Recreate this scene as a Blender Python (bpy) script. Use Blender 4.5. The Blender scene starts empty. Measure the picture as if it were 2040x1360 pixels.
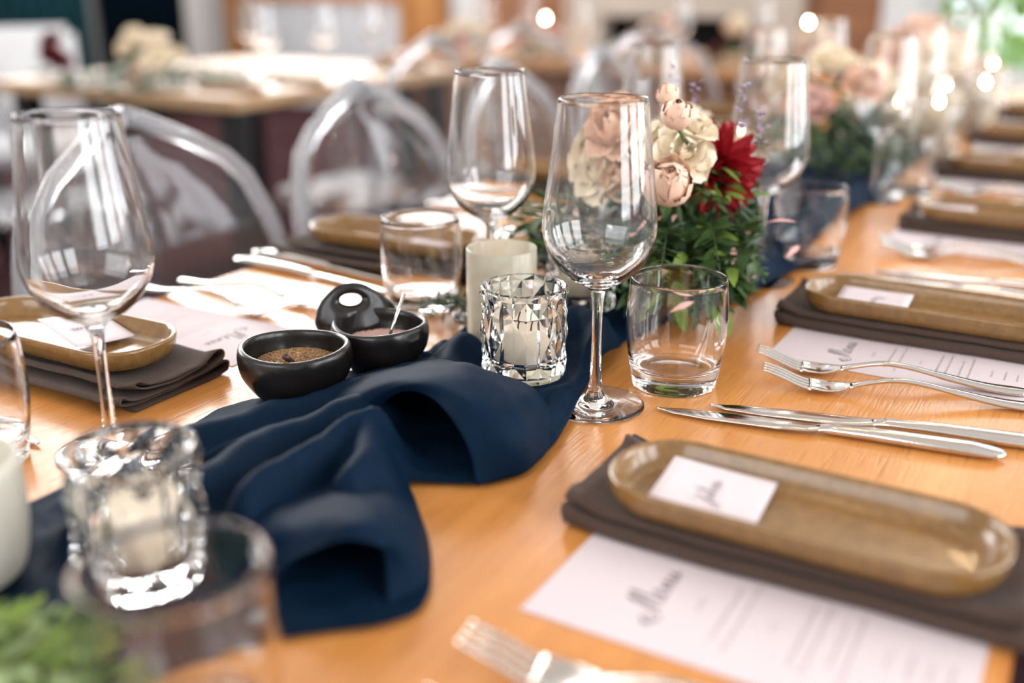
import bpy, bmesh, math, random
import numpy as np
from mathutils import Vector, Matrix, Euler
random.seed(7)
rng = np.random.default_rng(7)
PI = math.pi
S = bpy.context.scene
COL = S.collection
T = 0.75                      # height of the table top above the floor

# ------------------------------------------------------------------ camera
cam_d = bpy.data.cameras.new('camera')
cam = bpy.data.objects.new('camera', cam_d)
COL.objects.link(cam)
S.camera = cam
cam_d.sensor_width = 36.0
cam_d.lens = 2073.9 * 36.0 / 2040.0
cam.location = (0, 0, T + 0.3038)
cam.rotation_euler = (PI/2 - 0.3395, 0, 0.5198)
cam_d.clip_start = 0.02
cam_d.dof.use_dof = True
cam_d.dof.focus_distance = 0.775
cam_d.dof.aperture_fstop = 2.1
cam_d.dof.aperture_blades = 0

# ------------------------------------------------------------------ colour, world, lights
S.view_settings.view_transform = 'Standard'
S.view_settings.look = 'None'
S.view_settings.exposure = -0.08
S.view_settings.gamma = 1.0
S.view_settings.use_curve_mapping = False
S.cycles.use_denoising = True
S.cycles.max_bounces = 24
S.cycles.transmission_bounces = 20
S.cycles.glossy_bounces = 8
S.cycles.diffuse_bounces = 4
S.cycles.transparent_max_bounces = 8
S.cycles.sample_clamp_indirect = 12.0
S.cycles.blur_glossy = 0.6
S.cycles.use_adaptive_sampling = True
S.cycles.adaptive_threshold = 0.02

world = bpy.data.worlds.new('overcast_sky')
S.world = world
world.use_nodes = True
wn = world.node_tree.nodes
wn['Background'].inputs[0].default_value = (0.86, 0.94, 1.0, 1)
wn['Background'].inputs[1].default_value = 3.2

def window_light(name, loc, rot, sx, sy, radiance, color=(0.93, 0.96, 1.0)):
    l = bpy.data.lights.new(name, 'AREA')
    l.shape = 'RECTANGLE'
    l.size = sx
    l.size_y = sy
    l.energy = radiance * sx * sy * PI
    l.color = color
    o = bpy.data.objects.new(name, l)
    o.location = loc
    o.rotation_euler = rot
    COL.objects.link(o)
    return o
# daylight coming through the windows of the hall (each sits in its window opening)
LEFT_WINDOWS = [(0.4, 2.2), (2.5, 4.3), (4.6, 6.8)]
RIGHT_WINDOWS = [(-0.9, 0.5), (0.9, 2.3), (2.7, 4.1), (4.5, 5.9)]
HIGH_WINDOWS = [(-6.8, -5.2), (-5.0, -3.4)]
for a, b in LEFT_WINDOWS:
    window_light('daylight_left', (-6.98, (a + b) / 2, 3.15), (0, -PI/2, 0), 1.8, b - a - 0.1, 15.0, (1.0, 0.98, 0.97))
for a, b in HIGH_WINDOWS:
    window_light('daylight_high', ((a + b) / 2, 6.98, 3.15), (-PI/2, 0, 0), b - a - 0.1, 1.8, 15.0, (1.0, 0.98, 0.97))
for a, b in RIGHT_WINDOWS:
    window_light('daylight_right', (3.48, (a + b) / 2, 2.1), (0, PI/2, 0), 2.6, b - a - 0.1, 6.5, (0.97, 0.98, 1.0))
window_light('daylight_back', (-1.2, -2.47, 2.3), (PI/2, 0, 0), 3.0, 1.6, 2.5, (1.0, 0.97, 0.94))

# ------------------------------------------------------------------ materials
def new_mat(name):
    m = bpy.data.materials.new(name)
    m.use_nodes = True
    return m, m.node_tree.nodes, m.node_tree.links, m.node_tree.nodes['Principled BSDF']

def mat(name, color, rough=0.5, metal=0.0, trans=0.0, ior=1.5, var=0.0, vscale=30.0, bump=0.0, bscale=200.0,
        sheen=0.0, coat=0.0, sub=0.0, emit=None, estr=0.0, alpha=1.0, spec=0.5):
    m, n, L, b = new_mat(name)
    b.inputs['Base Color'].default_value = (*color, 1)
    b.inputs['Roughness'].default_value = rough
    b.inputs['Metallic'].default_value = metal
    b.inputs['Transmission Weight'].default_value = trans
    b.inputs['IOR'].default_value = ior
    b.inputs['Sheen Weight'].default_value = sheen
    b.inputs['Coat Weight'].default_value = coat
    b.inputs['Specular IOR Level'].default_value = spec
    if sub:
        b.inputs['Subsurface Weight'].default_value = sub
        b.inputs['Subsurface Radius'].default_value = (0.012, 0.008, 0.005)
    if emit:
        b.inputs['Emission Color'].default_value = (*emit, 1)
        b.inputs['Emission Strength'].default_value = estr
    if var or bump:
        tc = n.new('ShaderNodeTexCoord')
    if var:
        t = n.new('ShaderNodeTexNoise')
        t.inputs['Scale'].default_value = vscale
        t.inputs['Detail'].default_value = 5
        L.new(tc.outputs['Object'], t.inputs['Vector'])
        r = n.new('ShaderNodeValToRGB')
        r.color_ramp.elements[0].position = 0.3
        r.color_ramp.elements[1].position = 0.7
        r.color_ramp.elements[0].color = (*[max(0, c * (1 - var)) for c in color], 1)
        r.color_ramp.elements[1].color = (*[min(1, c * (1 + var)) for c in color], 1)
        L.new(t.outputs['Fac'], r.inputs['Fac'])
        L.new(r.outputs['Color'], b.inputs['Base Color'])
    if bump:
        t2 = n.new('ShaderNodeTexNoise')
        t2.inputs['Scale'].default_value = bscale
        t2.inputs['Detail'].default_value = 3
        L.new(tc.outputs['Object'], t2.inputs['Vector'])
        bp = n.new('ShaderNodeBump')
        bp.inputs['Strength'].default_value = bump
        bp.inputs['Distance'].default_value = 0.001
        L.new(t2.outputs['Fac'], bp.inputs['Height'])
        L.new(bp.outputs['Normal'], b.inputs['Normal'])
    return m

def wood(name, dark, light, rough=0.33, grain=1.0, axis=1, coat=0.0):
    """oak: long streaks along one axis, fine dark pores, small knots"""
    m, n, L, b = new_mat(name)
    tc = n.new('ShaderNodeTexCoord')
    def noise(sc, detail, scale=1.0):
        mp = n.new('ShaderNodeMapping')
        mp.inputs['Scale'].default_value = sc
        L.new(tc.outputs['Object'], mp.inputs['Vector'])
        t = n.new('ShaderNodeTexNoise')
        t.inputs['Scale'].default_value = scale
        t.inputs['Detail'].default_value = detail
        t.inputs['Distortion'].default_value = 0.4
        L.new(mp.outputs['Vector'], t.inputs['Vector'])
        return t
    def stretch(across, along):
        v = [across, across, across]
        v[axis] = along
        return tuple(v)
    broad = noise(stretch(9, 1.2), 4)
    streak = noise(stretch(90, 2.5), 5)
    pore = noise(stretch(460, 26), 2)
    r1 = n.new('ShaderNodeValToRGB')
    r1.color_ramp.elements[0].position = 0.25
    r1.color_ramp.elements[1].position = 0.75
    r1.color_ramp.elements[0].color = (*dark, 1)
    r1.color_ramp.elements[1].color = (*light, 1)
    mx = n.new('ShaderNodeMath')
    mx.operation = 'MULTIPLY_ADD'
    mx.inputs[1].default_value = 0.55
    L.new(streak.outputs['Fac'], mx.inputs[0])
    h = n.new('ShaderNodeMath')
    h.operation = 'MULTIPLY'
    h.inputs[1].default_value = 0.45
    L.new(broad.outputs['Fac'], h.inputs[0])
    L.new(h.outputs[0], mx.inputs[2])
    L.new(mx.outputs[0], r1.inputs['Fac'])
    pr = n.new('ShaderNodeValToRGB')
    pr.color_ramp.elements[0].position = 0.33
    pr.color_ramp.elements[1].position = 0.42
    pr.color_ramp.elements[0].color = (0.62, 0.55, 0.5, 1)
    pr.color_ramp.elements[1].color = (1, 1, 1, 1)
    L.new(pore.outputs['Fac'], pr.inputs['Fac'])
    mul = n.new('ShaderNodeMix')
    mul.data_type = 'RGBA'
    mul.blend_type = 'MULTIPLY'
    mul.inputs[0].default_value = 0.42
    L.new(r1.outputs['Color'], mul.inputs[6])
    L.new(pr.outputs['Color'], mul.inputs[7])
    L.new(mul.outputs[2], b.inputs['Base Color'])
    bp = n.new('ShaderNodeBump')
    bp.inputs['Strength'].default_value = 0.22 * grain
    bp.inputs['Distance'].default_value = 0.0006
    L.new(pore.outputs['Fac'], bp.inputs['Height'])
    L.new(bp.outputs['Normal'], b.inputs['Normal'])
    b.inputs['Roughness'].default_value = rough
    b.inputs['Coat Weight'].default_value = coat
    return m

M = {}
M['oak'] = wood('oiled_oak', (0.54, 0.195, 0.040), (0.76, 0.345, 0.105), rough=0.2, grain=1.7)
M['oak_far'] = wood('oak_boards', (0.45, 0.2, 0.07), (0.62, 0.32, 0.14), rough=0.35, axis=0)
M['oak_pale'] = wood('pale_oak_boards', (0.38, 0.22, 0.11), (0.55, 0.36, 0.2), rough=0.42)
M['timber'] = wood('orange_timber', (0.34, 0.13, 0.03), (0.5, 0.22, 0.06), rough=0.5, axis=2)
M['glass'] = mat('clear_glass', (1, 1, 1), 0.0, trans=1.0, ior=1.5)
M['cut_glass'] = mat('pressed_glass', (0.99, 1, 1), 0.0, trans=1.0, ior=1.5)
M['pane'] = mat('window_glass', (1, 1, 1), 0.0, trans=1.0, ior=1.1)
M['acrylic'] = mat('clear_acrylic', (0.95, 0.96, 0.98), 0.04, trans=0.98, ior=1.3)
M['acrylic_edge'] = mat('lit_acrylic_edge', (0.90, 0.90, 0.93), 0.25, trans=0.80, ior=1.3)  # rim of clear acrylic whitened to imitate the light scattered in its edge
M['amber'] = mat('smoky_gold_glass', (0.97, 0.86, 0.71), 0.2, trans=0.62, ior=1.35, var=0.14, vscale=60)
M['cream_glass'] = mat('cream_frosted_glass', (0.86, 0.82, 0.72), 0.45, trans=0.25, ior=1.4)
M['wax'] = mat('ivory_wax', (0.93, 0.79, 0.62), 0.45, sub=0.15)
M['wick'] = mat('wick_black', (0.03, 0.025, 0.02), 0.9)
M['flame'] = mat('candle_flame', (1, 0.7, 0.4), 0.5, emit=(1.0, 0.70, 0.52), estr=170.0)
M['steel'] = mat('polished_steel', (0.68, 0.64, 0.60), 0.09, metal=1.0, bump=0.03, bscale=900)
M['plate'] = mat('olive_stoneware_glaze', (0.235, 0.124, 0.040), 0.2, var=0.16, vscale=160, bump=0.15, bscale=240, coat=0.3)
M['napkin'] = mat('charcoal_linen', (0.086, 0.056, 0.043), 0.9, var=0.25, vscale=900, bump=0.7, bscale=1600, sheen=0.08, spec=0.15)
M['paper'] = mat('blush_card', (0.71, 0.62, 0.65), 0.75, bump=0.05, bscale=700)
M['ink'] = mat('grey_ink', (0.16, 0.13, 0.15), 0.8)
M['name_ink'] = mat('faint_grey_ink', (0.36, 0.32, 0.35), 0.8)
M['print'] = mat('mauve_print', (0.42, 0.34, 0.38), 0.8)
M['navy'] = mat('navy_chiffon', (0.0028, 0.0125, 0.031), 0.6, sheen=0.0, var=0.12, vscale=40, bump=0.08, bscale=2500, spec=0.05)
M['clay'] = mat('burnished_black_clay', (0.011, 0.0095, 0.009), 0.24, var=0.5, vscale=35, bump=0.25, bscale=120)
M['pepper'] = mat('ground_pepper', (0.33, 0.19, 0.09), 0.85, var=0.7, vscale=700)
M['salt'] = mat('pink_salt', (0.72, 0.50, 0.44), 0.6, var=0.12, vscale=500)
M['darkwood'] = mat('dark_wood', (0.05, 0.022, 0.012), 0.5, var=0.3, vscale=80)
M['leaf'] = mat('leaf_green', (0.045, 0.095, 0.02), 0.5, var=0.45, vscale=30, trans=0.0)
M['leaf_dark'] = mat('leaf_deep_green', (0.022, 0.055, 0.022), 0.5, var=0.4, vscale=30)
M['leaf_blue'] = mat('leaf_grey_green', (0.085, 0.14, 0.11), 0.55, var=0.3, vscale=30)
M['leaf_lime'] = mat('leaf_yellow_green', (0.16, 0.25, 0.035), 0.5, var=0.35, vscale=30)
M['peach'] = mat('peach_petal', (0.96, 0.62, 0.47), 0.6, var=0.18, vscale=60)
M['blush'] = mat('blush_petal', (0.84, 0.56, 0.50), 0.6, var=0.15, vscale=60)
M['cream'] = mat('cream_petal', (0.97, 0.82, 0.64), 0.6, var=0.1, vscale=60)
M['red'] = mat('crimson_petal', (0.38, 0.006, 0.018), 0.5, var=0.4, vscale=60)
M['burgundy'] = mat('burgundy_petal', (0.16, 0.01, 0.02), 0.5, var=0.4, vscale=60)
M['pinkbud'] = mat('pink_bud', (0.78, 0.42, 0.38), 0.6, var=0.2, vscale=120)
M['lilac'] = mat('lilac_petal', (0.36, 0.28, 0.42), 0.6, var=0.2, vscale=90)
M['stalk'] = mat('green_stalk', (0.07, 0.12, 0.03), 0.6)
M['white_wall'] = mat('white_plaster', (0.66, 0.65, 0.64), 0.85, var=0.03, vscale=2)
M['board'] = mat('grey_white_board', (0.5, 0.5, 0.52), 0.8, var=0.03, vscale=2)
M['stone'] = mat('cream_mantel_stone', (0.48, 0.40, 0.33), 0.8, var=0.1, vscale=4)
M['firebox_black'] = mat('fireplace_black', (0.012, 0.011, 0.012), 0.9, spec=0.0)
M['floor'] = mat('dark_red_floor', (0.035, 0.017, 0.019), 0.9, var=0.3, vscale=3, spec=0.0)
M['ceil'] = mat('white_ceiling', (0.7, 0.68, 0.66), 0.9)
M['teal'] = mat('teal_drape', (0.020, 0.070, 0.085), 0.9, sheen=0.0, var=0.2, vscale=6, spec=0.0)
M['midnight'] = mat('midnight_drape', (0.004, 0.010, 0.018), 0.9, spec=0.0)
M['blackmetal'] = mat('black_metal', (0.02, 0.02, 0.022), 0.45, metal=0.4)
M['glare_white'] = mat('glare_white', (0.82, 0.82, 0.84), 0.85)  # glare on a chair back put into the colour
M['turf'] = mat('lawn', (0.09, 0.17, 0.03), 0.9, var=0.4, vscale=2)
M['garden'] = mat('garden_leaf', (0.30, 0.46, 0.06), 0.7, var=0.5, vscale=1.3)
M['bark'] = mat('bark', (0.12, 0.08, 0.05), 0.9, var=0.3, vscale=8)

def brick_mat():
    m, n, L, b = new_mat('old_brick')
    tc = n.new('ShaderNodeTexCoord')
    mp = n.new('ShaderNodeMapping')
    mp.inputs['Rotation'].default_value = (PI/2, 0, 0)
    L.new(tc.outputs['Object'], mp.inputs['Vector'])
    t = n.new('ShaderNodeTexBrick')
    t.inputs['Color1'].default_value = (0.33, 0.125, 0.045, 1)
    t.inputs['Color2'].default_value = (0.22, 0.075, 0.032, 1)
    t.inputs['Mortar'].default_value = (0.3, 0.2, 0.13, 1)
    t.inputs['Scale'].default_value = 4.3
    t.inputs['Mortar Size'].default_value = 0.02
    L.new(mp.outputs['Vector'], t.inputs['Vector'])
    L.new(t.outputs['Color'], b.inputs['Base Color'])
    b.inputs['Roughness'].default_value = 0.85
    return m
M['brick'] = brick_mat()

# ------------------------------------------------------------------ mesh helpers
def mesh_from(name, verts, faces, smooth=True):
    me = bpy.data.meshes.new(name)
    me.from_pydata([tuple(map(float, v)) for v in verts], [], faces)
    me.update()
    if smooth:
        me.polygons.foreach_set('use_smooth', [True] * len(me.polygons))
    return me

def obj(name, me, m, parent=None, loc=None, rot=None, **props):
    if m is not None and not me.materials:
        me.materials.append(M[m] if isinstance(m, str) else m)
    o = bpy.data.objects.new(name, me)
    COL.objects.link(o)
    o.parent = parent
    if loc is not None:
        o.location = loc
    if rot is not None:
        o.rotation_euler = rot
    for k, v in props.items():
        o[k] = v
    return o

def thing(name, label, cat, loc=(0, 0, 0), rz=0.0, group=None, rot=None):
    o = bpy.data.objects.new(name, None)
    COL.objects.link(o)
    o.empty_display_size = 0.02
    o.location = loc
    o.rotation_euler = rot if rot is not None else (0, 0, rz)
    o['label'] = label
    o['category'] = cat
    if group:
        o['group'] = group
    return o

def tag(o, label, cat, group=None):
    o['label'] = label
    o['category'] = cat
    if group:
        o['group'] = group
    return o

def dup(root, label=None, loc=None, rz=None, rot=None, group=None):
    c = root.copy()
    COL.objects.link(c)
    if loc is not None:
        c.location = loc
    if rz is not None:
        c.rotation_euler = (0, 0, rz)
    if rot is not None:
        c.rotation_euler = rot
    if label:
        c['label'] = label
    if group:
        c['group'] = group
    for ch in list(root.children):
        k = ch.copy()
        COL.objects.link(k)
        k.parent = c
        for g in list(ch.children):
            q = g.copy()
            COL.objects.link(q)
            q.parent = k
    return c

def lathe(profile, seg=48, close=False, wob=None):
    """surface of revolution about z; profile = [(r, z)], r = 0 allowed at the ends"""
    vs, fs, rings = [], [], []
    for r, z in profile:
        if r < 1e-7:
            rings.append([len(vs)])
            vs.append((0, 0, z))
        else:
            i0 = len(vs)
            for k in range(seg):
                a = 2 * PI * k / seg
                rr = r * (wob(a, z) if wob else 1)
                vs.append((rr * math.cos(a), rr * math.sin(a), z))
            rings.append(list(range(i0, i0 + seg)))
    for a, b in zip(rings, rings[1:]):
        if len(a) == 1 and len(b) == 1:
            continue
        for k in range(seg):
            k2 = (k + 1) % seg
            if len(a) == 1:
                fs.append((a[0], b[k2], b[k]))
            elif len(b) == 1:
                fs.append((a[k], a[k2], b[0]))
            else:
                fs.append((a[k], a[k2], b[k2], b[k]))
    return vs, fs

def spline(pts, n):
    """Catmull-Rom through pts (any dimension), n points"""
    P = np.asarray(pts, float)
    m = len(P)
    if m == 2:
        t = np.linspace(0, 1, n)[:, None]
        return P[0] * (1 - t) + P[1] * t
    Q = np.vstack([2 * P[0] - P[1], P, 2 * P[-1] - P[-2]])
    out = []
    for s in np.linspace(0, m - 1, n):
        i = min(int(s), m - 2)
        t = s - i
        p0, p1, p2, p3 = Q[i], Q[i + 1], Q[i + 2], Q[i + 3]
        out.append(0.5 * ((2 * p1) + (-p0 + p2) * t + (2 * p0 - 5 * p1 + 4 * p2 - p3) * t * t + (-p0 + 3 * p1 - 3 * p2 + p3) * t ** 3))
    return np.array(out)

def grid_mesh(G):
    """G: (nu, nv, 3) array -> verts, faces"""
    nu, nv = G.shape[:2]
    vs = G.reshape(-1, 3)
    fs = [(i * nv + j, i * nv + j + 1, (i + 1) * nv + j + 1, (i + 1) * nv + j) for i in range(nu - 1) for j in range(nv - 1)]
    return vs, fs

def patch(ctrl, nu, nv):
    A = np.array([spline(r, nv) for r in ctrl])
    B = np.array([spline(A[:, j], nu) for j in range(nv)]).transpose(1, 0, 2)
    return B

class MB:
    """collects shapes for one mesh"""
    def __init__(self):
        self.v, self.f = [], []
    def add(self, vs, fs, mtx=None):
        o = len(self.v)
        for p in vs:
            self.v.append(tuple(mtx @ Vector(p)) if mtx is not None else tuple(p))
        for f in fs:
            self.f.append(tuple(i + o for i in f))
        return self
    def box(self, x0, x1, y0, y1, z0, z1):
        vs = [(x0, y0, z0), (x1, y0, z0), (x1, y1, z0), (x0, y1, z0), (x0, y0, z1), (x1, y0, z1), (x1, y1, z1), (x0, y1, z1)]
        fs = [(0, 3, 2, 1), (4, 5, 6, 7), (0, 1, 5, 4), (1, 2, 6, 5), (2, 3, 7, 6), (3, 0, 4, 7)]
        return self.add(vs, fs)
    def tube(self, pts, radii, seg=8, closed=False):
        P = [Vector(p) for p in pts]
        n = len(P)
        if not hasattr(radii, '__len__'):
            radii = [radii] * n
        vs, fs = [], []
        up = Vector((0, 0, 1))
        prev = None
        for i in range(n):
            if closed:
                d = (P[(i + 1) % n] - P[i - 1]).normalized()
            else:
                d = (P[min(i + 1, n - 1)] - P[max(i - 1, 0)]).normalized()
            if prev is None:
                a = d.cross(up)
                if a.length < 1e-3:
                    a = d.cross(Vector((1, 0, 0)))
                a.normalize()
            else:
                a = (prev - d * prev.dot(d)).normalized()
            prev = a
            b = d.cross(a)
            for k in range(seg):
                t = 2 * PI * k / seg
                vs.append(tuple(P[i] + (a * math.cos(t) + b * math.sin(t)) * radii[i]))
        for i in range(n if closed else n - 1):
            j = (i + 1) % n
            for k in range(seg):
                k2 = (k + 1) % seg
                fs.append((i * seg + k, i * seg + k2, j * seg + k2, j * seg + k))
        if not closed:
            fs.append(tuple(range(seg))[::-1])
            fs.append(tuple((n - 1) * seg + k for k in range(seg)))
        return self.add(vs, fs)
    def mesh(self, name, smooth=True, fix=False, bevel=0.0):
        me = mesh_from(name, self.v, self.f, smooth)
        if fix or bevel:
            bm = bmesh.new()
            bm.from_mesh(me)
            if fix:
                bmesh.ops.recalc_face_normals(bm, faces=bm.faces)
            if bevel:
                bmesh.ops.bevel(bm, geom=list(bm.edges), offset=bevel, segments=2, affect='EDGES', clamp_overlap=True)
            bm.to_mesh(me)
            bm.free()
            if smooth:
                me.polygons.foreach_set('use_smooth', [True] * len(me.polygons))
        return me

def boxmesh(name, x0, x1, y0, y1, z0, z1, bevel=0.0):
    return MB().box(x0, x1, y0, y1, z0, z1).mesh(name, smooth=False, bevel=bevel)

def solid(me, t, offset=0.0):
    """give an open sheet a real thickness"""
    bm = bmesh.new()
    bm.from_mesh(me)
    bmesh.ops.recalc_face_normals(bm, faces=bm.faces)
    bmesh.ops.solidify(bm, geom=list(bm.faces), thickness=t)
    bm.to_mesh(me)
    bm.free()
    me.polygons.foreach_set('use_smooth', [True] * len(me.polygons))
    return me

# ------------------------------------------------------------------ the hall
def struct(name, me, m, parent=None):
    o = obj(name, me, m, parent)
    if parent is None:
        o['kind'] = 'structure'
    return o
XL, XR, YB, YF, H = -7.0, 3.5, 7.0, -2.5, 4.3
struct('floor', boxmesh('floor', XL, XR, YF, YB, -0.1, 0), 'floor')
struct('ceiling', boxmesh('ceiling', XL, XR, YF, YB, H, H + 0.1), 'ceil')

def wall_with_openings(name, axis, pos, thick, a0, a1, openings, m):
    """wall along x (axis 0) or y (axis 1); openings = [(a, b, z0, z1)] sorted"""
    mb = MB()
    def put(u0, u1, z0, z1):
        if u1 - u0 < 1e-4 or z1 - z0 < 1e-4:
            return
        if axis == 0:
            mb.box(u0, u1, min(pos, pos + thick), max(pos, pos + thick), z0, z1)
        else:
            mb.box(min(pos, pos + thick), max(pos, pos + thick), u0, u1, z0, z1)
    cur = a0
    for a, b, z0, z1 in openings:
        put(cur, a, 0, H)
        put(a, b, 0, z0)
        put(a, b, z1, H)
        cur = b
    put(cur, a1, 0, H)
    return struct(name, mb.mesh(name, smooth=False), m)
wall_with_openings('wall_left', 1, XL, -0.15, YF, YB, [(a, b, 2.2, 4.1) for a, b in LEFT_WINDOWS], 'white_wall')
wall_with_openings('wall_right', 1, XR, 0.15, YF, YB, [(a, b, 0.75, 3.45) for a, b in RIGHT_WINDOWS], 'white_wall')
wall_with_openings('wall_back', 0, YB, 0.15, XL - 0.15, XR + 0.15, [(a, b, 2.2, 4.1) for a, b in HIGH_WINDOWS] + [(-1.1, 1.5, 0.45, 3.5)], 'white_wall')
wall_with_openings('wall_front', 0, YF, -0.15, XL - 0.15, XR + 0.15, [(-2.75, 0.35, 1.45, 3.15)], 'white_wall')

def window_unit(idx, axis, pos, a, b, z0, z1, nbar):
    mb = MB()
    def put(mb, u0, u1, w0, w1, d=0.05):
        if axis == 0:
            mb.box(u0, u1, pos - d, pos + d, w0, w1)
        else:
            mb.box(pos - d, pos + d, u0, u1, w0, w1)
    f = 0.06
    put(mb, a, a + f, z0, z1)
    put(mb, b - f, b, z0, z1)
    put(mb, a + f, b - f, z0, z0 + f)
    put(mb, a + f, b - f, z1 - f, z1)
    root = struct('window_%d' % idx, mb.mesh('window_frame', smooth=False), 'white_wall')
    for k in range(1, nbar + 1):
        u = a + (b - a) * k / (nbar + 1)
        q = MB()
        put(q, u - 0.022, u + 0.022, z0 + f, z1 - f, 0.04)
        obj('mullion', q.mesh('mullion', smooth=False), 'white_wall', root)
    q = MB()
    zz = z0 + (z1 - z0) * 0.66
    put(q, a + f, b - f, zz - 0.02, zz + 0.02, 0.035)
    obj('transom', q.mesh('transom', smooth=False), 'white_wall', root)
    p = MB()
    put(p, a + f, b - f, z0 + f, z1 - f, 0.004)
    if axis == 1:
        s = -0.06 if pos < 0 else 0.06
    obj('pane', p.mesh('pane', smooth=False), 'pane', root)
    return root
window_unit(1, 0, YB + 0.08, -1.1, 1.5, 0.45, 3.5, 2)
k = 2
for a, b in LEFT_WINDOWS:
    window_unit(k, 1, XL - 0.08, a, b, 2.2, 4.1, 1)
    k += 1
for a, b in RIGHT_WINDOWS:
    window_unit(k, 1, XR + 0.08, a, b, 0.75, 3.45, 2)
    k += 1
for a, b in HIGH_WINDOWS:
    window_unit(k, 0, YB + 0.08, a, b, 2.2, 4.1, 1)
    k += 1
window_unit(k, 0, YF - 0.08, -2.75, 0.35, 1.45, 3.15, 2)

# back wall fittings: timber framed white board, door, brick piers, mantelpiece with fireplace
fr = struct('trim_1', boxmesh('timber_post', -6.78, -6.62, YB - 0.12, YB, 0, 2.15), 'timber')
board = thing('wall_board', 'big white board in an orange timber frame on the end wall', 'board', (-5.7, YB - 0.05, 0.2))
obj('board_panel', boxmesh('board_panel', -0.74, 0.74, -0.03, 0.04, 0, 0.66), 'board', board)
obj('frame_rail', boxmesh('frame_rail', -0.8, 0.8, -0.05, 0.045, 0.64, 0.8), 'timber', board)
obj('frame_stile', boxmesh('frame_stile', -0.8, -0.74, -0.05, 0.045, -0.2, 0.64), 'timber', board)
obj('frame_stile', boxmesh('frame_stile', 0.74, 0.8, -0.05, 0.045, -0.2, 0.64), 'timber', board)
door = struct('door_1', boxmesh('door_leaf', -4.96, -4.56, YB - 0.06, YB - 0.005, 0, 2.1), 'timber')
obj('door_panel', boxmesh('door_panel', -4.9, -4.62, YB - 0.075, YB - 0.06, 0.2, 0.95), 'timber', door)
obj('door_handle', MB().tube([(-4.62, YB - 0.1, 1.0), (-4.7, YB - 0.1, 1.0)], 0.01).mesh('door_handle'), 'steel', door)
for nm, x0, x1 in (('trim_2', -4.18, -3.46), ('trim_3', -1.8, -1.33)):
    struct(nm, boxmesh('brick_pier', x0, x1, YB - 0.14, YB, 0, 3.6), 'brick')
struct('trim_4', boxmesh('white_pillar', -1.33, -1.12, YB - 0.2, YB, 0, 3.6, 0.01), 'white_wall')
mp = thing('mantelpiece', 'wide cream stone mantelpiece round a black fireplace opening', 'fireplace', (-2.63, YB - 0.1, 0))
mb = MB()
mb.box(-0.83, -0.54, -0.12, 0.1, 0, 0.78)
obj('jamb', mb.mesh('jamb', smooth=False, bevel=0.008), 'stone', mp)
obj('jamb', MB().box(0.53, 0.83, -0.12, 0.1, 0, 0.78).mesh('jamb', smooth=False, bevel=0.008), 'stone', mp)
obj('lintel', MB().box(-0.83, 0.83, -0.12, 0.1, 0.78, 1.35).mesh('lintel', smooth=False, bevel=0.008), 'stone', mp)
obj('shelf', MB().box(-0.92, 0.92, -0.22, 0.1, 1.35, 1.43).mesh('shelf', smooth=False, bevel=0.01), 'stone', mp)
obj('firebox', MB().box(-0.54, 0.53, 0.02, 0.1, 0.0, 0.78).mesh('firebox', smooth=False), 'firebox_black', mp)  # plain black slab filling the fireplace opening

# drapes on the left wall
def drape(name, label, y0, y1, m, folds, zt=2.2):
    n = 80
    G = np.zeros((2, n, 3))
    for j in range(n):
        u = j / (n - 1)
        G[:, j, 1] = y0 + (y1 - y0) * u
        G[:, j, 0] = XL + 0.1 + 0.05 * math.sin(u * folds * 2 * PI) + 0.012 * math.sin(u * 37)
        G[0, j, 2] = 0.02
        G[1, j, 2] = zt
    me = mesh_from(name, *grid_mesh(G))
    solid(me, 0.006)
    return tag(obj(name, me, m), label, 'curtain')
drape('drape', 'teal drape hanging in soft folds on the side wall', 4.5, 5.6, 'teal', 9)
drape('drape', 'midnight navy drape beside the teal one on the side wall', 5.68, 6.56, 'midnight', 7)

# garden beyond the end window
struct('ground', boxmesh('ground', -12, 12, YB + 0.2, 24, -0.2, -0.05), 'turf')

def leaf_verts(l, w, curl=0.15):
    """pointed leaf along +y, 6 quads"""
    xs = [0.0, 0.55, 1.0, 0.75, 0.0]
    vs = []
    for i, t in enumerate((0, .25, .5, .78, 1.0)):
        ww = w * xs[i] * 0.5
        z = -curl * l * t * t
        vs += [(-ww, l * t, z + 0.12 * ww), (0, l * t, z), (ww, l * t, z + 0.12 * ww)]
    fs = []
    for i in range(4):
        a, b = i * 3, i * 3 + 3
        fs += [(a, a + 1, b + 1, b), (a + 1, a + 2, b + 2, b + 1)]
    return vs, fs

def rand_mtx(loc, yaw, pitch, roll, s=1.0):
    return Matrix.Translation(loc) @ Euler((pitch, roll, yaw), 'XYZ').to_matrix().to_4x4() @ Matrix.Scale(s, 4)

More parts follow.
